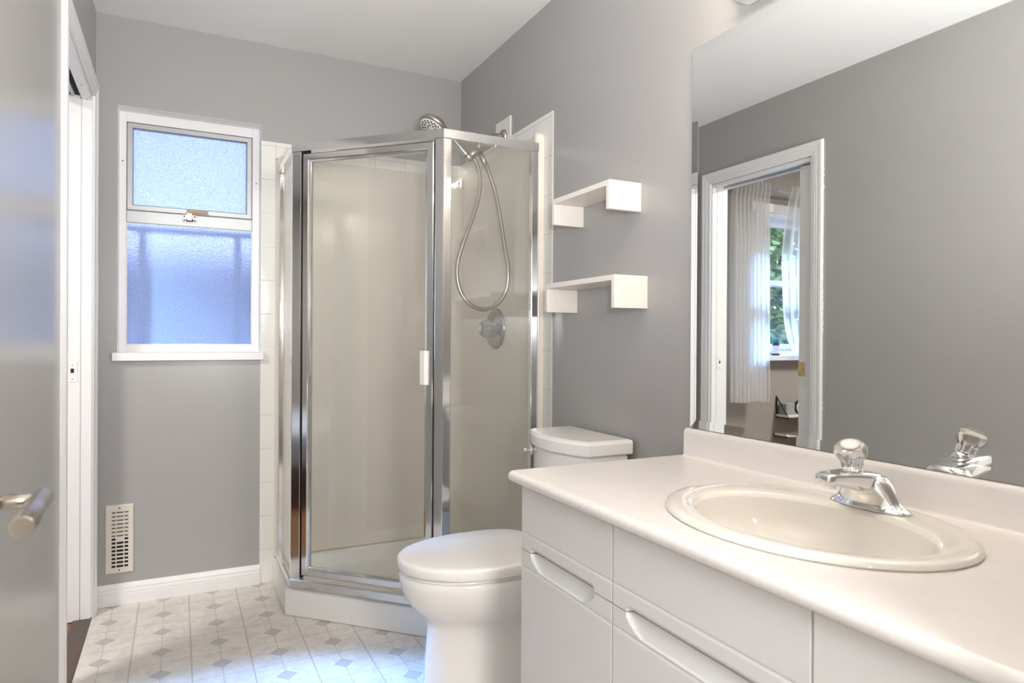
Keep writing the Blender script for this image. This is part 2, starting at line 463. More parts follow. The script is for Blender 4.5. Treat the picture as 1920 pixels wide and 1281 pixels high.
def wall_sheet(mb, axis, c0, c1, u0, u1, z0, z1, holes):
    """box wall normal to axis ('x' or 'y') between c0 and c1 with rectangular holes (ua,ub,za,zb)"""
    us = sorted({u0, u1, *[h[0] for h in holes], *[h[1] for h in holes]})
    zs = sorted({z0, z1, *[h[2] for h in holes], *[h[3] for h in holes]})
    solid = {}
    for i in range(len(us)-1):
        for j in range(len(zs)-1):
            um, zm = (us[i]+us[i+1])/2, (zs[j]+zs[j+1])/2
            solid[i, j] = not any(h[0] < um < h[1] and h[2] < zm < h[3] for h in holes)
    cache = {}
    def V(u, z, c):
        k = (u, z, c)
        if k not in cache:
            cache[k] = mb.bm.verts.new((c, u, z) if axis == 'x' else (u, c, z))
        return cache[k]
    for (i, j), ok in solid.items():
        if not ok: continue
        a, b, p, q = us[i], us[i+1], zs[j], zs[j+1]
        for c in (c0, c1): mb.face([V(a, p, c), V(b, p, c), V(b, q, c), V(a, q, c)])
        for di, dj, e in ((-1, 0, ((a, p), (a, q))), (1, 0, ((b, p), (b, q))), (0, -1, ((a, p), (b, p))), (0, 1, ((a, q), (b, q)))):
            if not solid.get((i+di, j+dj), False):
                (s1, t1), (s2, t2) = e
                mb.face([V(s1, t1, c0), V(s2, t2, c0), V(s2, t2, c1), V(s1, t1, c1)])
    return mb

def sweep2d(mb, path, prof, side=1.0, closed_prof=True):
    """sweep a profile [(outward, z)] along a plan polyline with mitred corners"""
    P = [Vector((x, y)) for x, y in path]; n = len(P); rings = []
    for i in range(n):
        if i == 0: d0 = d1 = (P[1]-P[0]).normalized()
        elif i == n-1: d0 = d1 = (P[-1]-P[-2]).normalized()
        else: d0, d1 = (P[i]-P[i-1]).normalized(), (P[i+1]-P[i]).normalized()
        n0 = Vector((d0.y, -d0.x))*side; n1 = Vector((d1.y, -d1.x))*side
        m = (n0+n1).normalized(); m = m/max(0.2, m.dot(n0))
        rings.append([Vector((P[i].x+m.x*o, P[i].y+m.y*o, z)) for o, z in prof])
    mb.loft(rings, closed_prof, True, True, False)
    return mb

def rect_frame(mb, O, U, V, N, u0, u1, v0, v1, w, prof):
    """mitred rectangular frame in plane O+uU+vV; prof = [(inset, n)] closed"""
    O, U, V, N = map(Vector, (O, U, V, N))
    rings = []
    for k in range(4):
        ring = []
        for ins, nn in prof:
            uu = (u0+ins) if k in (0, 3) else (u1-ins)
            vv = (v0+ins) if k in (0, 1) else (v1-ins)
            ring.append(O+U*uu+V*vv+N*nn)
        rings.append(ring)
    rings.append(rings[0])
    R = [[mb.bm.verts.new(p) for p in r] for r in rings[:4]]
    R.append(R[0]); m = len(prof)
    for a, b in zip(R, R[1:]):
        for i in range(m):
            j = (i+1) % m
            mb.face([a[i], a[j], b[j], b[i]])
    return mb

# ================================================================== THE SHELL
mb = MB(); wall_sheet(mb, 'y', YB, YB+0.16, -0.36, XR+0.12, 0, ZC, [(-0.227, 0.335, 1.046, 2.072)])
struct(mb.build('wall_back', 'wall'))
mb = MB(); mb.box((XR, 0.15, 0), (XR+0.12, YB, ZC)); struct(mb.build('wall_right', 'wall'))
DJ0, DJ1, DH = 2.37, 3.10, 2.055     # doorway to the bedroom: near jamb, far jamb, head
mb = MB(); wall_sheet(mb, 'x', XL-0.12, XL, YN, YB, 0, ZC, [(DJ0, DJ1, -0.001, DH)])
struct(mb.build('wall_left', 'wall'))
EX0, EX1 = -0.20, 0.68               # entry doorway in the near wall
mb = MB(); wall_sheet(mb, 'y', 0.15, YN, -0.45, XR, 0, ZC, [(EX0, EX1, -0.001, 2.05)])
struct(mb.build('wall_front', 'wall'))
mb = MB(); mb.box((XL, 0.15, -0.05), (XR, YB, 0)); struct(mb.build('floor', 'vinyl'))
mb = MB(); mb.box((-3.4, -1.9, ZC), (XR+0.12, YB+0.16, ZC+0.06)); struct(mb.build('ceiling', 'ceiling'))

# hall behind the camera
mb = MB(); mb.box((-1.2, -1.9, -0.05), (XR+0.12, 0.15, 0)); struct(mb.build('floor_hall', 'dark_wood'))
mb = MB(); mb.box((-1.2, -1.9, 0), (XR+0.12, -1.8, ZC)); struct(mb.build('wall_hall_far', 'taupe'))
mb = MB(); mb.box((XR, -1.8, 0), (XR+0.12, 0.15, ZC)); struct(mb.build('wall_hall_right', 'taupe'))
mb = MB(); mb.box((-1.3, -1.9, 0), (-1.2, 0.15, ZC)); struct(mb.build('wall_hall_left', 'taupe'))

# bedroom seen in the mirror through the doorway
BW = (-1.95, -0.80, 1.01, 1.965)
mb = MB(); wall_sheet(mb, 'y', YB, YB+0.16, -3.4, -0.36, 0, ZC, [BW]); struct(mb.build('wall_bedroom_back', 'taupe'))
mb = MB(); mb.box((-3.4, 0.15, -0.05), (XL, YB, -0.004)); struct(mb.build('floor_bedroom', 'wood_floor'))
mb = MB(); mb.box((-3.5, 0.15, 0), (-3.4, YB, ZC)); struct(mb.build('wall_bedroom_left', 'taupe'))
mb = MB(); mb.box((-3.4, 0.05, 0), (-0.45, 0.15, ZC)); struct(mb.build('wall_bedroom_front', 'taupe'))
mb = MB(); mb.box((XL-0.128, 0.16, 0), (XL-0.1205, 2.30, ZC)); mb.box((XL-0.128, 2.30, 2.13), (XL-0.1205, YB, ZC)); mb.box((XL-0.128, 3.17, 0), (XL-0.1205, YB, 2.13))
struct(mb.build('wall_bedroom_right', 'taupe'))
mb = MB(); mb.box((XL-0.06, DJ0, -0.02), (XL+0.004, DJ1, 0.004), 0.003)
struct(mb.build('trim_1', 'dark_wood'))

# baseboards (profiled)
def baseboard(name, p0, p1, side, h=0.087):
    prof = [(0, 0), (0.014, 0), (0.014, h*0.50), (0.0125, h*0.53), (0.014, h*0.56), (0.0125, h*0.66), (0.011, h*0.70), (0.011, h*0.80), (0.008, h*0.90), (0.004, h), (0, h)]
    m = MB(); sweep2d(m, [p0, p1], prof, side)
    return struct(m.build(name, 'trim'))
baseboard('baseboard_back', (XL+0.012, YB), (0.333, YB), 1)
baseboard('baseboard_left', (XL, 2.30), (XL, YN), -1)
baseboard('baseboard_right', (XR, 1.50), (XR, 2.253), -1)

# ================================================================== DOORWAY TO THE BEDROOM (pocket door)
d1 = empty('door_1', (XL, (DJ0+DJ1)/2, 0)); struct(d1)
CW = 0.068
def casing_prof(t=0.016):
    return [(0, 0), (0, 0.009), (0.008, 0.011), (0.020, 0.011), (0.024, 0.014), (0.030, 0.012), (0.036, 0.015), (0.044, 0.013), (0.050, 0.016), (CW-0.004, 0.016), (CW, 0.013), (CW, 0)]
def casing_leg(y, dirn, z1, name):
    m = MB()
    P = casing_prof()
    m.loft([[Vector((XL+t, y+dirn*o, 0)) for o, t in P], [Vector((XL+t, y+dirn*o, z1+o)) for o, t in P]], smooth=False)
    return m.build(name, 'trim', d1)
casing_leg(DJ1-0.004, 1, DH+0.004, 'door_casing')
nc = casing_leg(DJ0+0.002, -1, DH+0.004, 'door_casing')
m = MB(); P = casing_prof()
m.loft([[Vector((XL+t, DJ0+0.002-o, DH+0.004+o)) for o, t in P], [Vector((XL+t, DJ1-0.004+o, DH+0.004+o)) for o, t in P]], smooth=False)
m.build('head_casing', 'trim', d1)
m = MB()     # chipped caulk line on the near casing
yc = DJ0+0.002-CW
rr = random.Random(3)
for k in range(34):
    z = rr.uniform(0.25, 2.0) if k > 16 else rr.uniform(1.15, 1.40)
    m.box((XL+0.0002, yc-rr.uniform(0.001, 0.004), z), (XL+0.004, yc+0.001, z+rr.uniform(0.004, 0.018)))
m.build('caulk', 'trim', d1)
# jambs: strip, groove, main board
m = MB(); m.box((XL-0.034, DJ1-0.016, 0), (XL, DJ1, DH)); m.box((XL-0.120, DJ1-0.016, 0), (XL-0.0375, DJ1, DH))
m.box((XL-0.038, DJ1-0.008, 0), (XL-0.033, DJ1, DH)); m.build('jamb', 'trim', d1)
m = MB(); m.box((XL-0.034, DJ0, 0), (XL, DJ0+0.016, DH)); m.box((XL-0.120, DJ0, 0), (XL-0.086, DJ0+0.016, DH)); m.build('jamb', 'trim', d1)
m = MB(); m.box((XL-0.034, DJ0+0.016, DH-0.018), (XL, DJ1-0.016, DH)); m.box((XL-0.120, DJ0+0.016, DH-0.018), (XL-0.086, DJ1-0.016, DH)); m.build('head_jamb', 'trim', d1)
m = MB(); m.box((XL-0.085, DJ0+0.016, DH-0.004), (XL-0.035, DJ1-0.016, DH-0.001)); m.build('pocket_track', 'dark', d1)
m = MB(); m.box((XL-0.066, DJ0+0.1, DH-0.016), (XL-0.054, DJ1-0.05, DH-0.004)); m.build('track_rail', 'alu', d1)
for y in (DJ1-0.03, DJ1-0.19):
    m = MB(); m.lathe([(0.004, 0), (0.003, 0.0015)], (XL-0.017, y, DH-0.018), (0, 0, -1), 10); m.build('screw', 'alu', d1)
sp_ = MB(); sp_.box((XL-0.080, DJ1-0.0185, 0.935), (XL-0.046, DJ1-0.016, 1.015), 0.001)
sp_ = sp_.build('strike_plate', 'white_plastic', d1)
m = MB(); m.box((XL-0.068, DJ1-0.0195, 0.970), (XL-0.057, DJ1-0.0180, 0.987)); m.build('latch_hole', 'dark', sp_)
for z in (0.946, 0.999):
    m = MB(); m.lathe([(0.003, 0), (0.002, 0.001)], (XL-0.0625, DJ1-0.0185, z), (0, -1, 0), 8); m.build('screw', 'alu', sp_)
m = MB(); m.box((XL-0.078, DJ0+0.0005, 0.012), (XL-0.042, DJ0+0.114, DH-0.022), 0.002); slab = m.build('pocket_door_slab', 'trim', d1)
m = MB(); m.box((XL-0.0425, DJ0+0.074, 0.925), (XL-0.0405, DJ0+0.1155, 1.000), 0.0008); m.box((XL-0.076, DJ0+0.1135, 0.925), (XL-0.041, DJ0+0.1165, 1.000), 0.0008); pull = m.build('edge_pull', 'brass', slab)
m = MB(); m.lathe([(0.011, 0), (0.012, 0.003), (0.006, 0.004)], (XL-0.0412, DJ0+0.095, 0.965), (1, 0, 0), 16); m.build('pull_ring', 'brass', pull)

# ================================================================== ENTRY DOOR (open, beside the camera), its lever shows at the left edge
d2 = empty('door_2', (-0.205, YN, 0)); struct(d2)
m = MB(); m.box((-0.2425, YN+0.004, 0.012), (-0.2075, 1.035, 2.03), 0.002); m.build('door_leaf', 'trim', d2)
h0 = Vector((-0.2075, 0.978, 0.913))
m = MB(); m.lathe([(0.026, 0), (0.026, 0.006), (0.022, 0.010)], h0, (1, 0, 0), 32)
rose = m.build('rose', 'lever', d2)
m = MB(); m.cyl(h0+Vector((0.008, 0, 0)), h0+Vector((0.0600, 0, 0)), 0.0088); m.build('lever_stem', 'lever', rose)
m = MB()
ax = h0+Vector((0.0600, 0.010, 0))
m.lathe([(0.0095, 0), (0.0118, 0.003), (0.0118, 0.150), (0.0105, 0.153)], ax, (0.035, -1, 0.008), 32)
m.build('lever_handle', 'lever', rose)
# entry door casing / jambs
m = MB()
m.box((EX0-0.06, YN, 0), (EX0-0.002, YN+0.014, 2.11)); m.box((EX1+0.002, YN, 0), (EX1+0.06, YN+0.014, 2.11)); m.box((EX0-0.06, YN, 2.052), (EX1+0.06, YN+0.014, 2.11))
m.build('door_casing', 'trim', d2)

# ================================================================== BATHROOM WINDOW
w1 = empty('window_1', (0.054, YB, 1.046)); struct(w1)
OX0, OX1, OZ0, OZ1 = -0.227, 0.335, 1.046, 2.072
FX0, FX1, FZ0, FZ1, FY = -0.199, 0.303, 1.079, 2.029, 3.292
m = MB()   # white liner: returns + stop, one moulded frame
rect_frame(m, (0, 0, 0), (1, 0, 0), (0, 0, 1), (0, 1, 0), OX0+0.0005, OX1-0.0005, OZ0+0.0005, OZ1-0.0005, 0, [(0, YB-0.0015), (0, YB+0.155), (0.001, YB+0.155), (0.001, YB-0.0015)])
m.build('reveal_liner', 'trim', w1)
m = MB()
wl_, wr_, wb_, wt_ = FX0-OX0, OX1-FX1, FZ0-OZ0, OZ1-FZ1
m.box((OX0+0.0015, FY-0.012, OZ0), (FX0, FY+0.02, OZ1-0.0015)); m.box((FX1, FY-0.012, OZ0), (OX1-0.0015, FY+0.02, OZ1-0.0015))
m.box((FX0, FY-0.012, FZ1), (FX1, FY+0.02, OZ1-0.0015)); m.box((FX0, FY-0.012, OZ0), (FX1, FY+0.02, FZ0))
fr = m.build('window_frame', 'trim', w1, bevel=0.0015)
for x, z in ((OX0+0.014, 1.86), (OX1-0.016, 1.82)):
    m = MB(); m.lathe([(0.003, 0), (0.002, 0.0012)], (x, FY-0.012, z), (0, -1, 0), 8); m.build('screw', 'dark', fr)
ZM0, ZM1 = 1.602, 1.657              # meeting rail
m = MB()
PF = [(0, -0.006), (0.004, -0.010), (0.022, -0.010), (0.026, -0.002), (0.026, 0.012), (0, 0.012)]
rect_frame(m, (0, FY, 0), (1, 0, 0), (0, 0, 1), (0, 1, 0), FX0, FX1, ZM1-0.004, FZ1, 0, PF)
sash = m.build('awning_sash', 'alu', w1)
m = MB(); m.box((FX0, FY-0.006, ZM0), (FX1, FY+0.014, ZM1-0.004), 0.002); m.build('meeting_rail', 'alu', w1)
m = MB(); m.box((FX0+0.024, FY+0.001, ZM1+0.018), (FX1-0.024, FY+0.005, FZ1-0.022)); m.build('pane', 'obscure', sash)
m = MB(); m.box((FX0, FY+0.004, FZ0), (FX1, FY+0.008, ZM0)); m.build('pane', 'obscure', w1)
m = MB(); rect_frame(m, (0, FY, 0), (1, 0, 0), (0, 0, 1), (0, 1, 0), FX0, FX1, FZ0, ZM0, 0, [(0, 0), (0.003, 0), (0.003, 0.0035), (0, 0.0035)]); m.build('glazing_bead', 'alu', w1)
m = MB(); m.box((OX0-0.016, YB-0.028, 1.012), (OX1+0.010, YB, 1.046), 0.002); m.box((OX0+0.0015, YB, 1.030), (OX1-0.0015, FY-0.012, 1.0462)); m.build('window_sill', 'trim', w1)
# latch with tan handle bar
lx, lz = 0.043, 1.640
m = MB(); m.box((lx-0.026, FY-0.0165, lz-0.020), (lx+0.028, FY-0.0095, lz+0.012), 0.0015)
lat = m.build('window_latch', 'white_plastic', w1)
m = MB(); m.box((lx-0.011, FY-0.0250, lz-0.014), (lx+0.011, FY-0.0166, lz+0.030), 0.002); m.build('cam_lever', 'white_plastic', lat)
m = MB(); m.box((lx-0.014, FY-0.0180, lz-0.018), (lx+0.016, FY-0.0164, lz-0.007)); m.build('keeper_slot', 'dark', lat)
m = MB(); m.box((lx-0.010, FY-0.030, lz+0.018), (lx+0.075, FY-0.022, lz+0.032), 0.0015); m.build('latch_handle', 'tan', lat)
for dx, dz in ((-0.020, 0.004), (0.022, 0.004), (-0.020, -0.013), (0.022, -0.013)):
    m = MB(); m.lathe([(0.0035, 0), (0.0025, 0.0015)], (lx+dx, FY-0.0165, lz+dz), (0, -1, 0), 10); m.build('screw', 'dark', lat)

# ================================================================== TILE BORDERS AROUND THE SHOWER
m = MB()
m.box((0.333, YB-0.006, 0), (0.396, YB, 1.93)); m.box((0.333, YB-0.006, 1.93), (XR, YB, 2.0))
struct(m.build('wall_tile_back', 'tile_back'))
m = MB()
m.box((XR-0.006, 2.253, 0), (XR, 2.330, 1.93)); m.box((XR-0.006, 2.253, 1.93), (XR, YB-0.006, 2.0)); m.box((XR-0.006, 2.624, 2.0), (XR, 2.771, 2.092))
struct(m.build('wall_tile_right', 'tile_right'))

# ================================================================== SHOWER ENCLOSURE
sh = thing('shower_enclosure', (0.9, 2.8, 0), 'neo-angle corner shower with chrome framed glass on a white base', 'shower')
poly = [(0.387, YB-0.0005), (0.387, 2.793), (0.886, 2.294), (XR-0.0005, 2.294), (XR-0.0005, YB-0.0005)]
def inset_poly(d):
    # only the three front edges move inwards, a wall edge moves by its own (d_w)
    s = math.sqrt(0.5)
    x0 = 0.387+d; y0 = 2.294+d
    k = 0.387+2.793+d*math.sqrt(2)        # x+y=k on the diagonal
    dw = max(0.0, d-0.03)
    return [(x0, YB-0.0005-dw), (x0, k-x0), (k-y0, y0), (XR-0.0005-dw, y0), (XR-0.0005-dw, YB-0.0005-dw)]
rings = []
for d, z in ((0.006, 0.0), (0.0, 0.004), (0.0, 0.090), (0.003, 0.102), (0.010, 0.111), (0.020, 0.115), (0.075, 0.118), (0.085, 0.112), (0.10, 0.060), (0.14, 0.048), (0.30, 0.040)):
    rings.append([Vector((x, y, z)) for x, y in inset_poly(d)])
m = MB(); m.loft(rings, smooth=False)
base = m.build('shower_base', 'curb', sh, bevel=0.006, seg=3)
m = MB(); m.lathe([(0.045, 0), (0.045, 0.003), (0.03, 0.004)], (0.95, 2.86, 0.040), (0, 0, 1), 24); m.build('drain', 'chrome2', base)

# moulded acrylic surround
R_ = 0.085; T = 0.016
path = []
xs0, ye = 0.394, 2.318
yi, xi = YB-0.006-T, XR-0.006-T
L1 = (xi-R_)-xs0
L2 = PI/2*R_
L3 = (yi-R_)-ye
LT = L1+L2+L3
def surr(s):
    if s <= L1: return Vector((xs0+s, yi, 0)), Vector((0, -1, 0))
    if s <= L1+L2:
        a = (s-L1)/R_
        c = Vector((xi-R_, yi-R_, 0)); n = Vector((math.sin(a), math.cos(a), 0))
        return c+n*R_, -n
    t = s-L1-L2
    return Vector((xi, yi-R_-t, 0)), Vector((-1, 0, 0))
ss = [0, .002, .006, .012, .02, .026, .032, .036]
ss += [0.036+(L1-0.036)*k/10 for k in range(1, 11)] + [L1+L2*k/10 for k in range(1, 11)]
ss += [L1+L2+(L3-0.05)*k/10 for k in range(1, 11)] + [LT-.046, LT-.040, LT-.03, LT-.018, LT-.010, LT-.004, LT-.001, LT]
zt = 1.937
m = MB(); front = []; back = []
zrel = [0, 0.3, 0.6, 0.9, 1.2, 1.5, 1.7]
def roll_off(d, w, h):
    if d >= w: return 0.0
    t = d/w
    return h*math.sqrt(max(0, 1-(2*t-1)**2)) if t > 0.5 else h*math.sqrt(max(0, 1-(2*t-1)**2))
for s in ss:
    p, n = surr(s)
    off = roll_off(s, 0.034, 0.012)+roll_off(LT-s, 0.046, 0.016)
    de = min(s, LT-s); r = 0.030
    ztop = zt if de >= r else zt-r+math.sqrt(max(0, r*r-(r-de)**2))
    colf, colb = [], []
    for z in [0.119]+[0.119+q for q in zrel[1:]]+[ztop-0.012, ztop-0.004, ztop-0.0005]:
        e = 0.0
        if z > ztop-0.0045: e = 0.004
        if z > ztop-0.001: e = 0.010
        q = p+n*(off-e); colf.append(Vector((q.x, q.y, z)))
        q = p-n*(T-0.0005); colb.append(Vector((q.x, q.y, z)))
    front.append(colf); back.append(colb)
loop = []
for f, b in zip(front, back): loop.append(f+list(reversed(b)))
m.loft(loop, True, True, True, True)
plab(m.build('surround_panel', 'acrylic', sh, autosmooth=45), 'glossy cream-white moulded wall lining')

# frame
C1, C2 = (0.418, 2.780), (0.876, 2.322)
FP = [(0.418, YB-0.033), C1, C2, (XR-0.036, 2.322)]
HT = 1.885
m = MB()
hp = [(-0.016, HT-0.002), (-0.016, HT-0.034), (0.010, HT-0.034), (0.015, HT-0.031), (0.016, HT-0.025), (0.013, HT-0.022), (0.008, HT-0.021), (0.008, HT-0.019), (0.014, HT-0.017), (0.0165, HT-0.013), (0.014, HT-0.009), (0.009, HT-0.0085), (0.010, HT-0.003), (0.006, HT)]
sweep2d(m, FP, list(reversed(hp)), -1)
m.build('top_rail', 'chrome', sh)
m = MB()
sp2 = [(-0.018, 0.118), (0.024, 0.118), (0.024, 0.124), (0.017, 0.126), (0.017, 0.140), (0.010, 0.143), (0.010, 0.152), (-0.012, 0.152), (-0.018, 0.146)]
sweep2d(m, FP, list(reversed(sp2)), -1)
m.build('sill_track', 'chrome', sh)
s2 = math.sqrt(0.5)
Dd = Vector((s2, -s2, 0)); Dn = Vector((-s2, -s2, 0))   # along the door, outward
def pl(base, a, b): return (base[0]+Dd.x*a+Dn.x*b, base[1]+Dd.y*a+Dn.y*b)
# corner posts: folded section round each corner
def post(C, A, B, la, lb, name):
    A = Vector(A).normalized(); B = Vector(B).normalized()
    nA = Vector((A.y, -A.x)); nB = Vector((B.y, -B.x))
    c = Vector(C)
    if nA.dot(-B) < 0: nA = -nA     # outward = away from the other leg
    if nB.dot(-A) < 0: nB = -nB
    mit = (nA+nB).normalized(); mit = mit/mit.dot(nA)
    t = 0.013
    P = [c+mit*t, c+A*la+nA*t, c+A*la-nA*t, c-mit*t*0.6, c+B*lb-nB*t, c+B*lb+nB*t]
    mm = MB(); mm.prism([(q.x, q.y) for q in P], 0.152, HT-0.034)
    return mm.build(name, 'chrome', sh, bevel=0.0025)
post(C1, (0, 1), (s2, -s2), 0.020, 0.036, 'corner_post')
post(C2, (-s2, s2), (1, 0), 0.030, 0.026, 'corner_post')
# wall jambs
m = MB(); m.box((0.406, YB-0.060, 0.152), (0.430, YB-0.033, HT-0.034), 0.002); m.build('wall_jamb', 'chrome', sh)
m = MB(); m.box((XR-0.064, 2.310, 0.152), (XR-0.036, 2.334, HT-0.034), 0.002); m.build('wall_jamb', 'chrome', sh)
# fixed panes
m = MB(); m.box((0.4155, 2.795, 0.152), (0.4205, YB-0.058, HT-0.034)); m.build('side_pane', 'shower_glass', sh)
m = MB(); m.box((0.895, 2.3195, 0.152), (XR-0.062, 2.3245, HT-0.034)); m.build('side_pane', 'shower_glass', sh)
# door
dl = (Vector(C2)-Vector(C1)).length
da0, da1, dz0, dz1 = 0.043, dl-0.036, 0.168, HT-0.044
door = empty('shower_door', (C1[0]+Dd.x*0.04, C1[1]+Dd.y*0.04, 0.168)); door.parent = sh
door.matrix_parent_inverse = sh.matrix_basis.inverted()
bpy.context.view_layer.update()
m = MB()
dpf = [(0, -0.010), (0, 0.010), (0.003, 0.013), (0.024, 0.013), (0.027, 0.010), (0.034, 0.007), (0.036, 0.003), (0.036, -0.006), (0.030, -0.010)]
rect_frame(m, (C1[0], C1[1], 0), Dd, (0, 0, 1), Dn, da0, da1, dz0, dz1, 0, dpf)
def build_in_door(mb, name, mat):
    o = mb.build(name, mat)
    o.parent = door; o.matrix_parent_inverse = (sh.matrix_basis @ sh.matrix_basis.inverted() @ door.matrix_basis).inverted()
    return o
build_in_door(m, 'door_frame', 'chrome')
m = MB()
q = [pl(C1, da0+0.033, -0.0025), pl(C1, da1-0.033, -0.0025), pl(C1, da1-0.033, 0.0025), pl(C1, da0+0.033, 0.0025)]
m.prism(q, dz0+0.033, dz1-0.033); build_in_door(m, 'door_pane', 'shower_glass')
m = MB()
q = [pl(C1, da1-0.050, 0.006), pl(C1, da1-0.016, 0.013), pl(C1, da1-0.016, 0.019), pl(C1, da1-0.030, 0.022), pl(C1, da1-0.052, 0.012)]
m.prism(q, 0.940, 1.066); plab(build_in_door(m, 'door_handle', 'white_plastic'), 'pale plastic pull strip')
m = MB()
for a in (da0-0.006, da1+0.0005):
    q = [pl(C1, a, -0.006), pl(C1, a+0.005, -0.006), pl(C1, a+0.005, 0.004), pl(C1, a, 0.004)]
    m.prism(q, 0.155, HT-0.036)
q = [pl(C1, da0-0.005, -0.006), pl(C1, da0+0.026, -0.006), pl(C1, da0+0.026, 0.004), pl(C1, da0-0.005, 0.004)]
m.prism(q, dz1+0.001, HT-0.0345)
m.build('door_gap_shade', 'black', sh)  # black strips filling the door gaps, standing in for their shade

# ------------------------------------------------------------------ hand shower on its arm
hs = thing('hand_shower', (XR-0.006, 2.69, 2.017), 'brushed nickel hand shower on a wall arm with a looping metal hose', 'shower head')
e0 = Vector((XR-0.006, 2.69, 2.017))
m = MB(); m.lathe([(0.031, 0), (0.031, 0.003), (0.026, 0.010), (0.012, 0.016)], e0, (-1, 0, 0), 32); m.build('escutcheon', 'nickel', hs)
m = MB(); m.tube(catmull([(XR-0.010, 2.69, 2.017), (1.25, 2.69, 2.012), (1.205, 2.69, 1.995), (1.180, 2.69, 1.965)]), 0.0105, 16); m.build('shower_arm', 'nickel', hs)
m = MB(); m.cyl((1.186, 2.69, 1.972), (1.168, 2.69, 1.936), 0.016, 0.014); m.cyl((1.180, 2.69, 1.940), (1.128, 2.69, 1.908), 0.017, 0.015)
m.build('holder', 'nickel', hs)
ha = Vector((1.143, 2.69, 1.890)); hb = Vector((1.010, 2.69, 2.012))
m = MB()
m.tube([ha+(hb-ha)*t for t in (0, .1, .25, .4, .6, .8, 1.0)], lambda t: 0.0155 if t < .25 else 0.012+0.006*max(0, t-.6), 16)
hd = m.build('wand', 'nickel', hs)
m = MB(); q = ha+(hb-ha)*0.16; m.lathe([(0.0165, 0), (0.0165, 0.006)], q, hb-ha, 20); m.build('grip_ring', 'black', hd)
hax = Vector((-0.50, -0.10, -0.86)).normalized()
hc = Vector((0.968, 2.69, 2.020))
m = MB(); m.lathe([(0.012, -0.030), (0.030, -0.026), (0.048, -0.016), (0.060, -0.004), (0.063, 0.006), (0.062, 0.014), (0.056, 0.017)], hc, hax, 36)
spray = m.build('spray_head', 'nickel', hs)
m = MB(); m.lathe([(0.054, 0.0165), (0.052, 0.019), (0.02, 0.020), (0.001, 0.020)], hc, hax, 36); fc = m.build('spray_face', 'white_plastic', spray)
a_ = hax.orthogonal().normalized(); b_ = hax.cross(a_)
m = MB()
for rr_, n_ in ((0.044, 16), (0.033, 12), (0.018, 8)):
    for k in range(n_):
        c = hc+hax*0.0195+(a_*math.cos(2*PI*k/n_)+b_*math.sin(2*PI*k/n_))*rr_
        m.lathe([(0.0042, 0), (0.0030, 0.0025)], c, hax, 8)
m.build('nozzles', 'black', fc)
# the hose hangs as a loop from the wand's foot, out over the tray and back to the arm's outlet
hose = [(1.140, 2.690, 1.899), (1.1606, 2.688, 1.8873), (1.1739, 2.670, 1.8197), (1.1613, 2.650, 1.7388), (1.1282, 2.630, 1.6418), (1.0845, 2.610, 1.5470), (1.0493, 2.600, 1.4547), (1.0364, 2.590, 1.3809), (1.0520, 2.585, 1.3080), (1.0897, 2.580, 1.2578), (1.1533, 2.580, 1.2355), (1.2192, 2.580, 1.2615), (1.2580, 2.575, 1.3223), (1.2655, 2.572, 1.4070), (1.2590, 2.590, 1.4985), (1.2525, 2.620, 1.6211), (1.2355, 2.640, 1.7445), (1.2153, 2.660, 1.8304), (1.2030, 2.680, 1.8837), (1.1855, 2.690, 1.9178)]
m = MB(); m.tube(catmull(hose, 7), 0.0094, 14)
m.build('hose', 'nickel', hs)
m = MB(); m.cyl((1.182, 2.69, 1.928), (1.208, 2.676, 1.868), 0.0135, 0.0115); m.build('hose_coupling', 'nickel', hs)

# ------------------------------------------------------------------ valve
vx = xi-0.0002
vc = Vector((vx, 2.722, 1.158))
vt = thing('shower_valve', vc, 'round chrome shower valve plate with a clear knob below the hose loop', 'shower valve')
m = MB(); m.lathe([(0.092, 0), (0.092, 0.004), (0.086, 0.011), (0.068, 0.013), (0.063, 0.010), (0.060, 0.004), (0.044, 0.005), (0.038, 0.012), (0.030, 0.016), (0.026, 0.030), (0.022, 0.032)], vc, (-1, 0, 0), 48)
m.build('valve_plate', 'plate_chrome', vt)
m = MB()
prof = [(0.020, 0.026), (0.032, 0.034), (0.038, 0.046), (0.038, 0.058), (0.030, 0.072), (0.012, 0.075)]
rings = []
for r, h in prof:
    rings.append([vc+Vector((-h, math.cos(2*PI*i/40)*r*(1+0.06*math.cos(i*PI)), math.sin(2*PI*i/40)*r*(1+0.06*math.cos(i*PI)))) for i in range(40)])
m.loft(rings, smooth=False); kn = m.build('valve_knob', 'smoky_crystal', vt)
m = MB(); m.lathe([(0.013, 0.0745), (0.013, 0.079), (0.010, 0.081)], vc, (-1, 0, 0), 20); m.build('knob_cap', 'chrome2', kn)

# ================================================================== FLOATING SHELVES
def shelf(ya, yb_, zt_, h, x0, label):
    t = thing('wall_shelf', (XR, ya, zt_), label, 'shelf', 'white shelves on the grey wall')
    th = 0.017
    m = MB(); m.box((x0, ya+th, zt_-th), (XR-0.0005, yb_-0.001, zt_), 0.0012); m.build('shelf_board', 'shelf', t)
    m = MB(); m.box((x0, ya, zt_-h), (XR-0.0005, ya+th, zt_), 0.0012); m.build('end_panel', 'shelf', t)
    m = MB(); m.box((x0, yb_-th, zt_-h), (XR-0.0005, yb_, zt_-th-0.0005), 0.0012); m.build('end_panel', 'shelf', t)
    return t
shelf(1.700, 2.050, 1.604, 0.090, 1.180, 'white wooden wall shelf with turned-down ends, upper of the pair beside the shower')
shelf(1.665, 2.089, 1.309, 0.101, 1.177, 'white wooden wall shelf with turned-down ends, lower of the pair, right above the toilet')

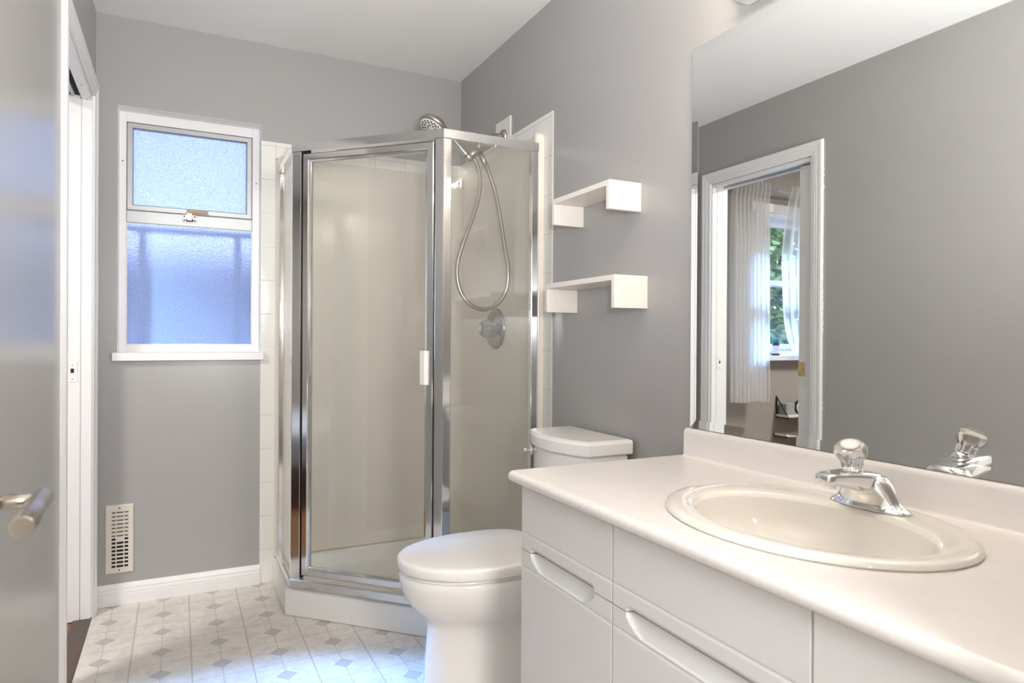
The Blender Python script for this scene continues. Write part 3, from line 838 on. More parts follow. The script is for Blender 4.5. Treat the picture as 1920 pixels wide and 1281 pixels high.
# ================================================================== AIR VENT
vn = thing('wall_vent', (-0.214, YB, 0.27), 'cream slotted air register low on the grey wall below the window', 'vent')
vx0, vx1, vz0, vz1 = -0.266, -0.162, 0.130, 0.415
m = MB()
xs = [vx0+0.024+d for d in (0, 0.014, 0.018, 0.042, 0.046, 0.060)]
holes = []
for k in range(15):
    zc_ = vz0+0.030+k*(vz1-vz0-0.060)/14
    for a, b in ((xs[0], xs[1]), (xs[2], xs[3]), (xs[4], xs[5])):
        if k == 7 and a == xs[2]: continue
        holes.append((a, b, zc_-0.0045, zc_+0.0045))
wall_sheet(m, 'y', YB-0.007, YB-0.004, vx0+0.004, vx1-0.004, vz0+0.004, vz1-0.004, holes)
fp = m.build('face_plate', 'vent', vn)
m = MB(); rect_frame(m, (0, 0, 0), (1, 0, 0), (0, 0, 1), (0, 1, 0), vx0, vx1, vz0, vz1, 0, [(0, YB-0.0005), (0, YB-0.003), (0.004, YB-0.0072), (0.010, YB-0.0072), (0.010, YB-0.0005)]); m.build('rim', 'vent', vn)
m = MB(); m.box((vx0+0.012, YB-0.0016, vz0+0.012), (vx1-0.012, YB-0.0006, vz1-0.012)); m.build('duct_opening', 'dark', vn)
m = MB()
for k in range(8, 15):
    zc_ = vz0+0.030+k*(vz1-vz0-0.060)/14
    m.box((xs[0], YB-0.0037, zc_-0.001), (xs[5], YB-0.0022, zc_+0.0055))
m.box((xs[2], YB-0.0038, vz0+0.1365), (xs[3], YB-0.0022, vz0+0.1485))
m.build('damper_blades', 'vent', vn)
for z in (vz0+0.014, vz1-0.014):
    m = MB(); m.lathe([(0.003, 0), (0.002, 0.001)], ((vx0+vx1)/2, YB-0.007, z), (0, -1, 0), 8); m.build('screw', 'dark', vn)

# ================================================================== TOILET
TY = 1.905
to = thing('toilet', (0.95, TY, 0), 'white two-piece toilet with closed lid between the shower and the vanity', 'toilet')
def egg(xf, xb, hw, z, n=48, pw=2.0, xm=None):
    """plan outline: elliptical front (towards -x), squarer back"""
    xm = xf+(xb-xf)*0.55 if xm is None else xm
    out = []
    for i in range(n):
        a = 2*PI*i/n
        c, s = math.cos(a), math.sin(a)
        if c < 0:
            x = xm+(xm-xf)*(-abs(c)**(2/2.1)); y = hw*math.copysign(abs(s)**(2/2.1), s)
        else:
            x = xm+(xb-xm)*abs(c)**(2/3.4); y = hw*math.copysign(abs(s)**(2/3.4), s)
        out.append(Vector((x, TY+y, z)))
    return out
m = MB()
rings = [egg(0.666, 1.24, 0.122, 0.0), egg(0.664, 1.24, 0.124, 0.008), egg(0.665, 1.24, 0.122, 0.06), egg(0.669, 1.24, 0.121, 0.14), egg(0.675, 1.24, 0.121, 0.21), egg(0.677, 1.23, 0.122, 0.248),
         egg(0.670, 1.22, 0.130, 0.264), egg(0.655, 1.19, 0.144, 0.283), egg(0.631, 1.15, 0.158, 0.306), egg(0.612, 1.12, 0.168, 0.333), egg(0.599, 1.09, 0.175, 0.363), egg(0.592, 1.08, 0.179, 0.390), egg(0.590, 1.08, 0.180, 0.405), egg(0.596, 1.075, 0.175, 0.411), egg(0.66, 1.02, 0.12, 0.411)]
m.loft(rings); m.build('bowl', 'porcelain', to, autosmooth=60)
m = MB(); m.loft([egg(0.600, 1.040, 0.174, 0.4115), egg(0.596, 1.044, 0.178, 0.414), egg(0.597, 1.044, 0.177, 0.420), egg(0.60, 1.04, 0.174, 0.421)]); m.build('seat', 'porcelain', to)
m = MB()
m.loft([egg(0.594, 1.062, 0.182, 0.4235), egg(0.588, 1.068, 0.188, 0.4260), egg(0.585, 1.070, 0.190, 0.434), egg(0.585, 1.070, 0.190, 0.449), egg(0.587, 1.068, 0.188, 0.4545), egg(0.593, 1.062, 0.183, 0.4580), egg(0.605, 1.05, 0.172, 0.4597), egg(0.70, 0.98, 0.10, 0.461)])
m.build('seat_lid', 'porcelain', to, autosmooth=50)
for dy in (-0.075, 0.075):
    m = MB(); m.box((1.046, TY+dy-0.022, 0.4115), (1.082, TY+dy+0.022, 0.442), 0.006); m.build('hinge', 'white_plastic', to)
# tank: flat back, bowed front
def tank_ring(xb, hw, xs_, bow, z, n=20, r=0.02):
    out = [Vector((xb, TY+hw, z))]
    for i in range(n+1):
        t = -1+2*i/n
        out.append(Vector((xs_-bow*(1-t*t), TY-hw*t, z)))
    out.append(Vector((xb, TY-hw, z)))
    return out
m = MB()
m.loft([tank_ring(1.270, 0.150, 1.130, 0.030, 0.400), tank_ring(1.276, 0.158, 1.120, 0.036, 0.420), tank_ring(1.280, 0.172, 1.128, 0.042, 0.60), tank_ring(1.282, 0.180, 1.130, 0.046, 0.748)], smooth=False)
m.build('tank', 'porcelain', to, bevel=0.012, seg=3)
m = MB()
m.loft([tank_ring(1.286, 0.186, 1.124, 0.050, 0.7485), tank_ring(1.287, 0.190, 1.120, 0.051, 0.753), tank_ring(1.287, 0.191, 1.119, 0.051, 0.785), tank_ring(1.286, 0.188, 1.122, 0.051, 0.793), tank_ring(1.28, 0.176, 1.132, 0.048, 0.796)], smooth=False)
m.build('tank_lid', 'porcelain', to, bevel=0.004, seg=2)
m = MB()
lv = Vector((1.118, TY+0.150, 0.725))
m.lathe([(0.013, -0.020), (0.013, 0.010), (0.010, 0.013)], lv+Vector((-0.0, 0.0, 0)), (-1, 0.1, 0), 16)
m.cyl(lv+Vector((-0.011, -0.012, 0)), lv+Vector((-0.022, 0.026, -0.004)), 0.006, 0.005)
m.lathe([(0.004, -0.008), (0.009, -0.004), (0.009, 0.004), (0.004, 0.008)], lv+Vector((-0.022, 0.026, -0.004)), (0.2, 1, 0), 12)
m.cyl(lv+Vector((-0.012, 0, -0.019)), lv+Vector((-0.012, 0, 0.019)), 0.0042)
m.build('flush_lever', 'chrome2', to)

# ================================================================== VANITY
va = thing('vanity_cabinet', (1.0, 0.88, 0), 'white vanity cabinet with scooped finger-pull doors and drawers below the counter', 'cabinet')
VX, VY0, VY1 = 0.757, YN+0.004, 1.455
m = MB()
m.box((VX+0.020, VY0, 0.095), (XR-0.001, VY0+0.016, 0.752)); m.box((VX+0.020, VY1-0.016, 0.095), (XR-0.001, VY1, 0.752))
m.box((VX+0.020, VY0+0.016, 0.095), (XR-0.001, VY1-0.016, 0.111)); m.box((XR-0.012, VY0+0.016, 0.111), (XR-0.001, VY1-0.016, 0.752))
m.build('carcass', 'cabinet', va)
m = MB(); m.box((VX+0.075, VY0, 0), (XR-0.001, VY1, 0.095)); m.build('toe_kick', 'cabinet', va)
GAP = 0.598
def smooth01(t): t = max(0, min(1, t)); return t*t*(3-2*t)
def front(name, y0, y1, z0, z1, scoop, mode):
    """panel facing -x; scoop=(ya,yb) finger pull along its top ('lower') or bottom ('upper') edge"""
    ys = [y0, y0+0.0015, y0+0.004]; n = max(6, int((y1-y0-0.008)/0.004))
    ys += [y0+0.004+(y1-y0-0.008)*k/n for k in range(1, n)] + [y1-0.004, y1-0.0015, y1]
    if mode == 'upper':
        fine = [z0+0.056*k/28 for k in range(29)]; zs = [z0]+fine[1:]+[z0+0.09, z1-0.004, z1-0.0015, z1]
    else:
        fine = [z1-0.062*k/31 for k in range(32)]; zs = [z0, z0+0.0015, z0+0.004, z0+0.15, z1-0.12]+list(reversed(fine))
    def dep(y, z):
        d = 0.0
        e = min(y-y0, y1-y)
        if e < 0.0015: d = max(d, 0.0010*(1-e/0.0015)**2)
        e = (z1-z) if mode == 'upper' else (z-z0)
        if e < 0.0015: d = max(d, 0.0010*(1-e/0.0015)**2)
        q = abs((z-z0) if mode == 'upper' else (z1-z))
        g = abs(q-0.040)
        if g < 0.004: d = max(d, 0.0022*(1-g/0.004))
        if q > 0.040: d += 0.0
        if scoop:
            ya, yb = scoop
            w = 0.013 if mode == 'upper' else 0.034
            ev = min(y-ya, yb-y)
            run = 0.012 if mode == 'upper' else 0.045
            hh = w*math.sqrt(max(0, min(1, ev/run)))if ev > 0 else 0
            if hh > 0 and q < hh:
                t = q/hh
                d = max(d, 0.0035+0.0105*(1-t)**0.8)
        return d
    mm = MB()
    F = [[Vector((VX+dep(y, z), y, z)) for z in zs] for y in ys]
    V = mm.grid(F, True)
    ny, nz = len(ys), len(zs)
    def ring_idx():
        r = [(i, 0) for i in range(ny)]+[(ny-1, j) for j in range(1, nz)]+[(i, nz-1) for i in range(ny-2, -1, -1)]+[(0, j) for j in range(nz-2, 0, -1)]
        return r
    idx = ring_idx()
    B = [mm.bm.verts.new((VX+0.0195, ys[i], zs[j])) for i, j in idx]
    for k in range(len(idx)):
        k2 = (k+1) % len(idx)
        mm.face([V[idx[k][0]][idx[k][1]], V[idx[k2][0]][idx[k2][1]], B[k2], B[k]])
    mm.face(B)
    return mm.build(name, 'cabinet', va, autosmooth=30)
cols = [(1.0735, VY1, (1.135, 1.405)), (0.6165, 1.0705, (0.680, 1.025)), (VY0, 0.6135, (0.330, 0.565))]
for y0, y1, scp in cols:
    front('drawer_front', y0, y1, GAP+0.0013, 0.7505, scp, 'upper')
    front('cabinet_door', y0, y1, 0.100, GAP-0.0013, scp, 'lower')

# countertop with an oval cut-out
ct = thing('countertop', (1.0, 0.88, CZ), 'white speckled laminate countertop with rounded front edge and low backsplash', 'countertop')
SC = Vector((1.016, 0.843)); SA, SB = 0.2205, 0.2795       # sink outline half axes (x, y)
CX0, CX1, CY0, CY1 = 0.735, XR-0.001, YN+0.002, 1.487
m = MB()
NS = 72
hx, hy = SA-0.025, SB-0.025
TXf = CX0+0.016
def ell(i, k=1.0): a = 2*PI*i/NS; return (SC.x+hx*k*math.cos(a), SC.y+hy*k*math.sin(a))
def rectpt(i):
    a = 2*PI*i/NS; c, s = math.cos(a), math.sin(a)
    t = 1e9
    if c > 1e-9: t = min(t, (CX1-SC.x)/c)
    if c < -1e-9: t = min(t, (TXf-SC.x)/c)
    if s > 1e-9: t = min(t, (CY1-SC.y)/s)
    if s < -1e-9: t = min(t, (CY0-SC.y)/s)
    return [SC.x+c*t, SC.y+s*t]
rp = [rectpt(i) for i in range(NS)]
for cx, cy in ((TXf, CY0), (TXf, CY1), (CX1, CY0), (CX1, CY1)):      # snap nearest samples to the corners
    k = min(range(NS), key=lambda i: (rp[i][0]-cx)**2+(rp[i][1]-cy)**2); rp[k] = [cx, cy]
z1, z0 = CZ, CZ-0.028
ti = [m.bm.verts.new((*ell(i), z1)) for i in range(NS)]; bi = [m.bm.verts.new((*ell(i), z0)) for i in range(NS)]
to_ = [m.bm.verts.new((*rp[i], z1)) for i in range(NS)]; bo = [m.bm.verts.new((*rp[i], z0)) for i in range(NS)]
for i in range(NS):
    j = (i+1) % NS
    m.face([ti[i], ti[j], to_[j], to_[i]]); m.face([bi[i], bi[j], bo[j], bo[i]]); m.face([ti[i], ti[j], bi[j], bi[i]])
    on_front = abs(rp[i][0]-TXf) < 1e-6 and abs(rp[j][0]-TXf) < 1e-6
    if not on_front: m.face([to_[i], to_[j], bo[j], bo[i]])
arc = [(TXf-0.016*math.sin(PI*k/12), CZ-0.014+0.014*math.cos(PI*k/12)) for k in range(13)]
fr_idx = sorted([i for i in range(NS) if abs(rp[i][0]-TXf) < 1e-6], key=lambda i: rp[i][1])
P = []
for n_, i in enumerate(fr_idx):
    P.append([Vector((x, rp[i][1], z)) for x, z in arc])
V = [[(to_[i] if k == 0 else (bo[i] if k == 12 else m.bm.verts.new(p))) for k, p in enumerate(row)] for row, i in zip(P, fr_idx)]
for r in range(len(V)-1):
    for k in range(12): m.face([V[r][k], V[r+1][k], V[r+1][k+1], V[r][k+1]], True)
m.face(V[0]); m.face(list(reversed(V[-1])))
m.build('counter_slab', 'laminate', ct, autosmooth=35)
m = MB()
bp_ = [(XR-0.001, CZ), (XR-0.027, CZ), (XR-0.0245, CZ+0.002), (XR-0.022, CZ+0.006), (XR-0.021, CZ+0.066), (XR-0.019, CZ+0.073), (XR-0.014, CZ+0.0775), (XR-0.008, CZ+0.0785), (XR-0.001, CZ+0.0785)]
m.loft([[Vector((x, CY0, z)) for x, z in bp_], [Vector((x, 1.472, z)) for x, z in bp_]], smooth=False)
m.build('backsplash', 'laminate', ct, autosmooth=50)

# sink
sk = thing('sink', (SC.x, SC.y, CZ), 'oval cream drop-in wash basin in the white countertop', 'sink')
BC = Vector((0.994, 0.827))
def er(cx, cy, ax, ay, z, n=64): return [Vector((cx+ax*math.cos(2*PI*i/n), cy+ay*math.sin(2*PI*i/n), z)) for i in range(n)]
def lerp(a, b, t): return a+(b-a)*t
rings = []
for ax, ay, z in ((SA-0.027, SB-0.027, CZ-0.02), (SA-0.027, SB-0.027, CZ+0.0008), (SA-0.002, SB-0.002, CZ+0.0008), (SA, SB, CZ+0.003), (SA-0.002, SB-0.002, CZ+0.009), (SA-0.008, SB-0.008, CZ+0.0125), (SA-0.018, SB-0.018, CZ+0.0135)):
    rings.append(er(SC.x, SC.y, ax, ay, z))
m = MB(); m.loft(rings+[er(BC.x, BC.y, 0.160, 0.228, CZ+0.0125), er(BC.x, BC.y, 0.156, 0.2235, CZ+0.0095), er(BC.x, BC.y, 0.152, 0.219, CZ+0.002)], cap0=False, cap1=False)
rim = m.build('rim', 'bisque', sk, autosmooth=50)
rings = [er(BC.x, BC.y, 0.152, 0.219, CZ+0.002)]
for t in (0.1, 0.25, 0.4, 0.55, 0.7, 0.82, 0.9, 0.96):
    k = math.sqrt(1-t**2.4)
    rings.append(er(BC.x+0.012*t, BC.y, max(0.022, 0.150*k), max(0.022, 0.216*k), CZ-0.135*t))
rings.append(er(BC.x+0.012, BC.y, 0.022, 0.022, CZ-0.136))
outer = [[Vector((BC.x+(p.x-BC.x)*1.03, BC.y+(p.y-BC.y)*1.02, p.z-0.006)) for p in r] for r in rings]
m = MB(); m.loft(rings, cap0=False, cap1=True); m.build('basin', 'bisque', sk, autosmooth=60)
m = MB(); m.lathe([(0.021, 0), (0.021, 0.002), (0.014, 0.003), (0.013, 0.001)], (BC.x+0.012, BC.y, CZ-0.1345), (0, 0, 1), 24); m.build('drain', 'chrome2', sk)

# faucet
FZ = CZ+0.0137
fx, fy = 1.172, 0.828
fa = thing('faucet', (fx, fy, FZ), 'chrome basin faucet with a clear acrylic knob at the back of the sink', 'faucet')
m = MB()
def stadium(cx, cy, a, b, z, n=40, pw=2.6):
    out = []
    for i in range(n):
        t = 2*PI*i/n; c, s = math.cos(t), math.sin(t)
        out.append(Vector((cx+a*math.copysign(abs(c)**(2/pw), c), cy+b*math.copysign(abs(s)**(2/1.8), s), z)))
    return out
m.loft([stadium(fx, fy, 0.027, 0.080, FZ), stadium(fx, fy, 0.027, 0.080, FZ+0.004), stadium(fx, fy, 0.025, 0.075, FZ+0.007), stadium(fx, fy, 0.025, 0.064, FZ+0.013), stadium(fx-0.001, fy, 0.026, 0.058, FZ+0.024), stadium(fx-0.002, fy, 0.0265, 0.051, FZ+0.037), stadium(fx-0.003, fy, 0.0265, 0.043, FZ+0.050), stadium(fx-0.004, fy, 0.0245, 0.035, FZ+0.060), stadium(fx-0.004, fy, 0.018, 0.024, FZ+0.064)])
m.build('base', 'chrome2', fa, autosmooth=50)
def rrect(c, ex, hw, hh, n=6):
    out = []; r = min(hw, hh)*0.6
    for (sx, sz, a0) in ((1, 1, 0), (-1, 1, PI/2), (-1, -1, PI), (1, -1, 3*PI/2)):
        for k in range(n):
            a = a0+PI/2*k/(n-1)
            out.append(Vector((c[0]+ex[0]*(sz*(hh-r)+r*math.sin(a)), c[1]+sx*(hw-r)+r*math.cos(a), c[2]+ex[1]*(sz*(hh-r)+r*math.sin(a)))))
    return out
m = MB()
path = [((fx+0.018, fy, FZ+0.046), 0.026, 0.014), ((fx-0.006, fy, FZ+0.048), 0.029, 0.020), ((fx-0.035, fy, FZ+0.052), 0.028, 0.020), ((fx-0.070, fy, FZ+0.058), 0.025, 0.016), ((fx-0.098, fy, FZ+0.0615), 0.022, 0.012), ((fx-0.117, fy, FZ+0.0630), 0.020, 0.0105), ((fx-0.127, fy, FZ+0.0630), 0.017, 0.009), ((fx-0.130, fy, FZ+0.0630), 0.012, 0.006)]
m.loft([rrect(c, (0.12, 0.99), hw, hh) for c, hw, hh in path])
m.build('spout', 'chrome2', fa, autosmooth=50)
m = MB(); m.cyl((fx-0.108, fy, FZ+0.059), (fx-0.109, fy, FZ+0.045), 0.011, 0.0105); m.build('aerator', 'chrome2', fa)
kax = Vector((-0.40, -0.20, 0.90)).normalized(); ko = Vector((fx-0.046, fy, FZ+0.069))
m = MB(); m.lathe([(0.019, -0.006), (0.018, 0.006), (0.013, 0.012)], ko, kax, 24); m.build('collar', 'chrome2', fa)
ka = kax.orthogonal().normalized(); kb = kax.cross(ka)
rings = []
for r, h, fl in ((0.014, 0.010, 0), (0.0175, 0.013, .05), (0.018, 0.022, .06), (0.0195, 0.030, .06), (0.025, 0.038, .05), (0.0285, 0.045, .03), (0.028, 0.053, .01), (0.023, 0.059, 0), (0.010, 0.061, 0)):
    rings.append([ko+kax*h+(ka*math.cos(2*PI*i/48)+kb*math.sin(2*PI*i/48))*r*(1+fl*math.cos(12*2*PI*i/48)) for i in range(48)])
m = MB(); m.loft(rings, smooth=True); kb_ = m.build('knob', 'crystal', fa, autosmooth=40)
m = MB(); m.lathe([(0.017, 0.0612), (0.016, 0.0630), (0.008, 0.0640)], ko, kax, 24); m.build('knob_cap', 'white_plastic', kb_)
m = MB(); m.lathe([(0.0035, 0), (0.0035, 0.001)], (fx-0.016, fy-0.0150, FZ+0.0682), (0.1, -0.1, 1), 12); m.build('hot_mark', 'red', fa)

# ================================================================== MIRROR
MY1, MY0, MZ0, MZ1 = 1.4635, YN+0.03, 0.8635, 1.932
mr = thing('wall_mirror', (XR, 0.9, 1.4), 'large frameless mirror with slanted glass edges above the vanity backsplash', 'mirror')
m = MB(); m.box((XR-0.0058, MY0, MZ0), (XR-0.0008, MY1, MZ1)); m.build('backing', 'mirror_edge', mr)
m = MB(); bw, bd = 0.024, 0.00064; mx_ = XR-0.0062
I = [(MY0+bw, MZ0+bw), (MY1-bw, MZ0+bw), (MY1-bw, MZ1-bw), (MY0+bw, MZ1-bw)]
O_ = [(MY0+0.0005, MZ0+0.0005), (MY1-0.0005, MZ0+0.0005), (MY1-0.0005, MZ1-0.0005), (MY0+0.0005, MZ1-0.0005)]
vi = [m.bm.verts.new((mx_, y, z)) for y, z in I]
m.face(list(vi))
for k in range(4):
    j = (k+1) % 4
    a = m.bm.verts.new((mx_, *I[k])); b = m.bm.verts.new((mx_, *I[j]))
    c = m.bm.verts.new((mx_-bd, *O_[j])); d = m.bm.verts.new((mx_-bd, *O_[k]))
    m.face([a, b, c, d])
o = m.build('mirror_glass', 'mirror', mr)

# ================================================================== VANITY LIGHT
LY0, LY1, LZ0, LX = 0.34, 1.262, 1.966, 1.240
vl = thing('vanity_light', (XR, 0.8, LZ0+0.05), 'white bar light with round bulbs on the wall above the mirror', 'lamp')
m = MB(); m.box((LX, LY0, LZ0), (XR-0.0005, LY1, LZ0+0.115), 0.004); m.build('light_bar', 'white_plastic', vl)
for k in range(6):
    y = LY0+0.077+k*(LY1-LY0-0.154)/5
    m = MB(); m.lathe([(0.024, 0), (0.022, 0.014), (0.015, 0.018)], (LX, y, LZ0+0.058), (-1, 0, 0), 24); sk_ = m.build('socket', 'chrome2', vl)
    m = MB(); m.lathe([(0.012, 0.014), (0.018, 0.022), (0.032, 0.034), (0.041, 0.052), (0.0425, 0.063), (0.038, 0.082), (0.026, 0.097), (0.012, 0.104), (0.001, 0.106)], (LX, y, LZ0+0.058), (-1, 0, 0), 28)
    m.build('bulb', 'bulb', sk_)

# ================================================================== BEDROOM THINGS (seen in the mirror)
w2 = empty('window_2', ((BW[0]+BW[1])/2, YB, BW[2])); struct(w2)
m = MB(); rect_frame(m, (0, YB+0.06, 0), (1, 0, 0), (0, 0, 1), (0, 1, 0), BW[0], BW[1], BW[2], BW[3], 0, [(0, -0.06), (0, 0.06), (0.045, 0.06), (0.045, 0.0), (0.03, 0.0), (0.03, -0.06)]); m.build('window_frame', 'trim', w2)
zm = 1.500
m = MB(); rect_frame(m, (0, YB+0.085, 0), (1, 0, 0), (0, 0, 1), (0, 1, 0), BW[0]+0.045, BW[1]-0.045, zm-0.02, BW[3]-0.045, 0, [(0, -0.012), (0, 0.012), (0.035, 0.012), (0.035, -0.012)]); s_ = m.build('upper_sash', 'trim', w2)
m = MB(); m.box((BW[0]+0.08, YB+0.083, zm+0.015), (BW[1]-0.08, YB+0.087, BW[3]-0.08)); m.build('pane', 'clear_glass', s_)
m = MB(); rect_frame(m, (0, YB+0.055, 0), (1, 0, 0), (0, 0, 1), (0, 1, 0), BW[0]+0.045, BW[1]-0.045, BW[2]+0.045, zm+0.02, 0, [(0, -0.012), (0, 0.012), (0.035, 0.012), (0.035, -0.012)]); s_ = m.build('lower_sash', 'trim', w2)
m = MB(); m.box((BW[0]+0.08, YB+0.053, BW[2]+0.08), (BW[1]-0.08, YB+0.057, zm-0.015)); m.build('pane', 'clear_glass', s_)
m = MB(); m.box((BW[0]-0.05, YB-0.075, BW[2]-0.028), (BW[1]+0.04, YB, BW[2]+0.004), 0.003); m.build('window_sill', 'trim', w2)
m = MB(); m.box((BW[0]-0.05, YB-0.014, BW[3]-0.002), (BW[1]+0.05, YB, BW[3]+0.055), 0.002); m.build('head_casing', 'trim', w2)

RZ, RY = 2.084, YB-0.085
rd = thing('curtain_rod', (-1.2, RY, RZ), 'thin silver curtain rod across the bedroom window, seen in the mirror', 'curtain rod')
m = MB(); m.cyl((-2.1, RY, RZ), (-0.462, RY, RZ), 0.008); m.build('rod', 'alu', rd)
for x in (-0.476, -2.02):
    m = MB(); m.box((x-0.006, RY-0.004, RZ-0.012), (x+0.006, YB, RZ-0.008)); m.box((x-0.012, YB-0.004, RZ-0.03), (x+0.012, YB, RZ+0.02)); m.build('bracket', 'alu', rd)
for x, s in ((-0.462, 1), (-2.1, -1)):
    m = MB(); m.lathe([(0.008, 0), (0.014, 0.006), (0.014, 0.016), (0.006, 0.022)], (x, RY, RZ), (s, 0, 0), 16); m.build('finial', 'alu', rd)
def curtain(xa, xb, zb, waves, label, edge=None):
    m = MB(); P = []
    nx, nz = waves*10, 26
    for j in range(nz+1):
        f = j/nz; z = RZ+0.035-(RZ+0.035-zb)*f
        row = []
        for i in range(nx+1):
            t = i/nx
            x = xa+(xb-xa)*t
            if edge:      # gathered aside: the free edge follows a curve, the folds bunch up behind it
                zs_, xs_ = zip(*edge)
                k = 0
                while k < len(zs_)-2 and z < zs_[k+1]: k += 1
                q = max(0, min(1, (zs_[k]-z)/(zs_[k]-zs_[k+1])))
                xe = xs_[k]+(xs_[k+1]-xs_[k])*q
                x = xe+(xb-xe)*t
            amp = 0.010+0.016*min(1, f*4)
            if f < 0.05: amp = 0.012
            y = RY-0.014+amp*math.sin(2*PI*waves*t+0.6*math.sin(5*f))*1.0 - (0.012 if f < 0.04 else 0)
            row.append(Vector((x, y-0.012, z+0.004*math.sin(9*t+2))))
        P.append(row)
    m.grid(P)
    o = m.build('sheer_curtain', 'sheer')
    return tag(o, label, 'curtain', 'sheer curtains at the bedroom window')
curtain(-0.478, -0.787, 0.724, 9, 'long white sheer curtain hanging straight below the sill of the bedroom window')
curtain(-0.99, -1.42, 1.03, 7, 'white sheer curtain gathered aside above the sill behind the small bottle', [(2.13, -0.992), (1.95, -0.965), (1.63, -0.925), (1.25, -0.938), (1.12, -0.975), (1.03, -1.03)])

# bottle on the sill
bx, by, bz = -0.953, YB-0.030, BW[2]+0.004
bt = thing('pill_bottle', (bx, by, bz), 'small dark bottle with teal cap and white label on the bedroom window sill', 'bottle')
m = MB(); m.lathe([(0.022, 0), (0.024, 0.003), (0.024, 0.072), (0.020, 0.080), (0.016, 0.083)], (bx, by, bz), (0, 0, 1), 24); m.build('body', 'navy', bt)
m = MB(); m.lathe([(0.0245, 0.014), (0.0245, 0.066)], (bx, by, bz), (0, 0, 1), 24, cap0=False, cap1=False); m.build('bottle_label', 'paper', bt)
m = MB(); m.lathe([(0.019, 0.082), (0.020, 0.085), (0.020, 0.106), (0.018, 0.109)], (bx, by, bz), (0, 0, 1), 20); m.build('cap', 'teal', bt)

# bedroom wall shelf with triangular brackets
sx0, sx1, sz = -0.986, -1.55, 0.606
ws = thing('bracket_shelf', (sx0, YB, sz), 'small pale shelf on black triangular wire brackets on the bedroom wall', 'shelf')
m = MB(); m.box((sx1, YB-0.105, sz), (sx0-0.002, YB-0.003, sz+0.016), 0.001); m.build('board', 'shelf', ws)
for x in (sx0-0.006, sx1+0.02):
    m = MB()
    m.box((x-0.004, YB-0.008, sz-0.010), (x+0.004, YB, sz+0.135))
    m.box((x-0.004, YB-0.107, sz-0.008), (x+0.004, YB-0.008, sz-0.0005))
    m.tube([(x, YB-0.004, sz+0.130), (x, YB-0.106, sz-0.004)], 0.0042, 8)
    m.build('bracket', 'black', ws)
m = MB(); m.box((-1.085, YB-0.075, sz+0.0162), (-1.002, YB-0.012, sz+0.090), 0.006); tag(m.build('storage_box', 'grey_cloth'), 'small grey box at the near end of the bracket shelf', 'box')
ck = thing('alarm_clock', (-1.135, YB-0.08, sz+0.016), 'round white clock face with black marks beside the grey box on the bracket shelf', 'clock')
cc = Vector((-1.135, YB-0.085, sz+0.0162+0.047))
cax = Vector((0.25, -1, 0)).normalized()
m = MB(); m.lathe([(0.040, -0.028), (0.046, -0.024), (0.047, 0.0), (0.044, 0.004)], cc, cax, 32); m.build('body', 'black', ck)
m = MB(); m.lathe([(0.0425, 0.0042), (0.042, 0.0055), (0.001, 0.0056)], cc, cax, 32); cf = m.build('dial', 'paper', ck)
ca = Vector((1, 0.25, 0)).normalized()
m = MB(); m.box((-0.003, -0.001, -0.001), (0.003, 0.001, 0.020), mat=Matrix.Translation(cc+cax*0.007)); m.box((-0.012, -0.001, -0.002), (0.001, 0.001, 0.002), mat=Matrix.Translation(cc+cax*0.007)); m.build('hands', 'black', cf)
# bed edge below
bd_ = thing('bed', (-2.0, 2.35, 0), 'low bed with blue-grey bedding in the bedroom beyond the doorway', 'bed')
m = MB(); m.box((-2.9, 1.2, 0.0), (-1.35, 2.75, 0.26), 0.01); m.build('bed_base', 'dark_wood', bd_)
m = MB(); m.box((-2.92, 1.18, 0.262), (-1.33, 2.77, 0.50), 0.05, 4); m.build('duvet', 'blue_cloth', bd_, autosmooth=60)

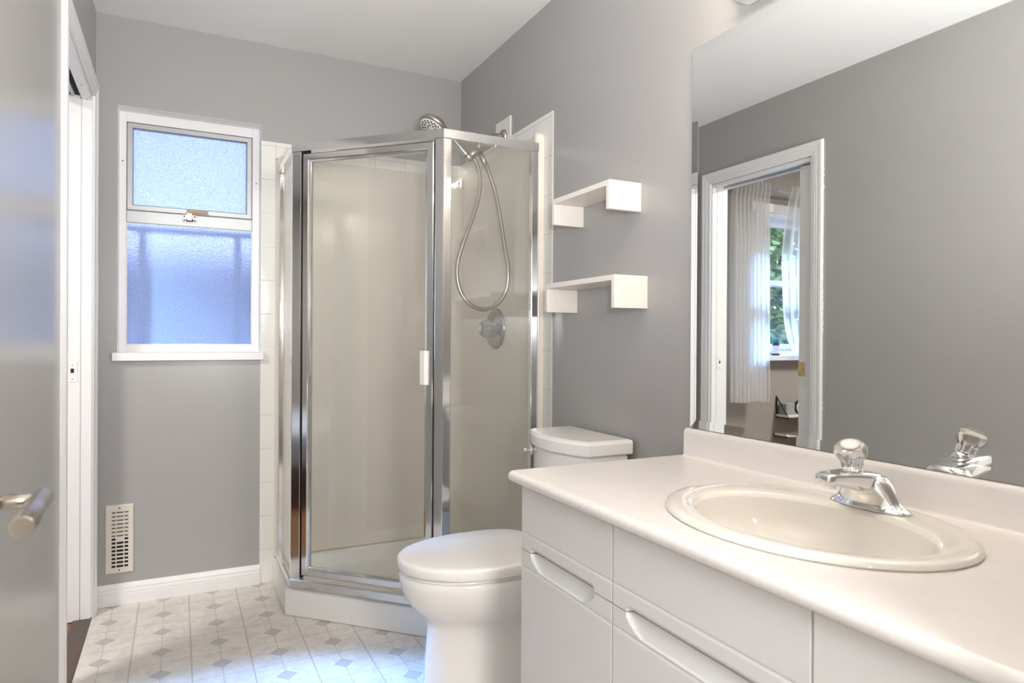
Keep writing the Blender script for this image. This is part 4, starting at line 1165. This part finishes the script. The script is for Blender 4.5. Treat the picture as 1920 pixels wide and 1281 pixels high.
# ================================================================== OUTSIDE
m = MB(); m.box((-30, YB+0.16, -0.6), (20, 40, -0.5)); struct(m.build('ground_outside', 'grass'))
def tree(x, y, h, r, n, seed, label):
    rr = random.Random(seed)
    t = thing('tree', (x, y, -0.5), label, 'tree', 'trees outside the bedroom window')
    m = MB(); m.tube([(x, y, -0.5), (x+0.05, y, h*0.3), (x-0.04, y+0.05, h*0.75)], lambda q: 0.12*(1-0.7*q), 10); m.build('trunk', 'bark', t)
    m = MB()
    cl = [(rr.uniform(-.7, .7)*r, rr.uniform(-.7, .7)*r, h*0.25+rr.uniform(0, 1)*h*0.7, rr.uniform(.35, .6)*r) for _ in range(14)]
    for k in range(n):
        cx, cy, cz, cr = rr.choice(cl)
        d = Vector((rr.gauss(0, 1), rr.gauss(0, 1), rr.gauss(0, 1))).normalized()*cr*rr.uniform(.6, 1)
        c = Vector((x+cx, y+cy, cz))+d
        a = Vector((rr.gauss(0, 1), rr.gauss(0, 1), rr.gauss(0, .6))).normalized(); b = a.orthogonal().normalized()
        s = rr.uniform(.06, .12)
        m.face([m.bm.verts.new(c-a*s), m.bm.verts.new(c+b*s*.5), m.bm.verts.new(c+a*s), m.bm.verts.new(c-b*s*.5)])
    m.build('foliage', 'leaf', t)
tree(-4.7, 6.7, 4.0, 1.1, 2600, 1, 'bushy green tree outside, straight behind the middle of the bedroom window')
tree(-2.5, 4.7, 1.3, 0.5, 1200, 2, 'low rounded green shrub tree outside, nearest to the bedroom window')
tree(-8.6, 9.9, 5.0, 1.7, 2600, 3, 'tall green tree outside, farthest behind the bedroom window')
gf = thing('garden_frame', (0.05, 3.56, -0.5), 'pale reddish wooden frame standing outside right behind the lower obscured pane', 'wooden frame')
for x in (-0.150, 0.262):
    m = MB(); m.box((x-0.015, 3.54, -0.5), (x+0.015, 3.57, 1.60), 0.003); m.build('post', 'cedar', gf)
m = MB(); m.box((-0.22, 3.54, 1.602), (0.33, 3.57, 1.625), 0.003); m.build('beam', 'cedar', gf)
hs_ = thing('neighbour_house', (0.5, 8, -0.5), 'blue-grey neighbouring house outside, behind the obscured bathroom window', 'house')
m = MB(); m.box((-2.6, 7.6, -0.5), (4.5, 12, 1.6)); m.build('house_wall', 'house', hs_)
m = MB(); m.loft([[Vector((-2.9, 7.3, 1.6)), Vector((-2.9, 12.3, 1.6)), Vector((-2.9, 9.8, 2.2))], [Vector((4.8, 7.3, 1.6)), Vector((4.8, 12.3, 1.6)), Vector((4.8, 9.8, 2.2))]], smooth=False); m.build('house_roof', 'roof', hs_)
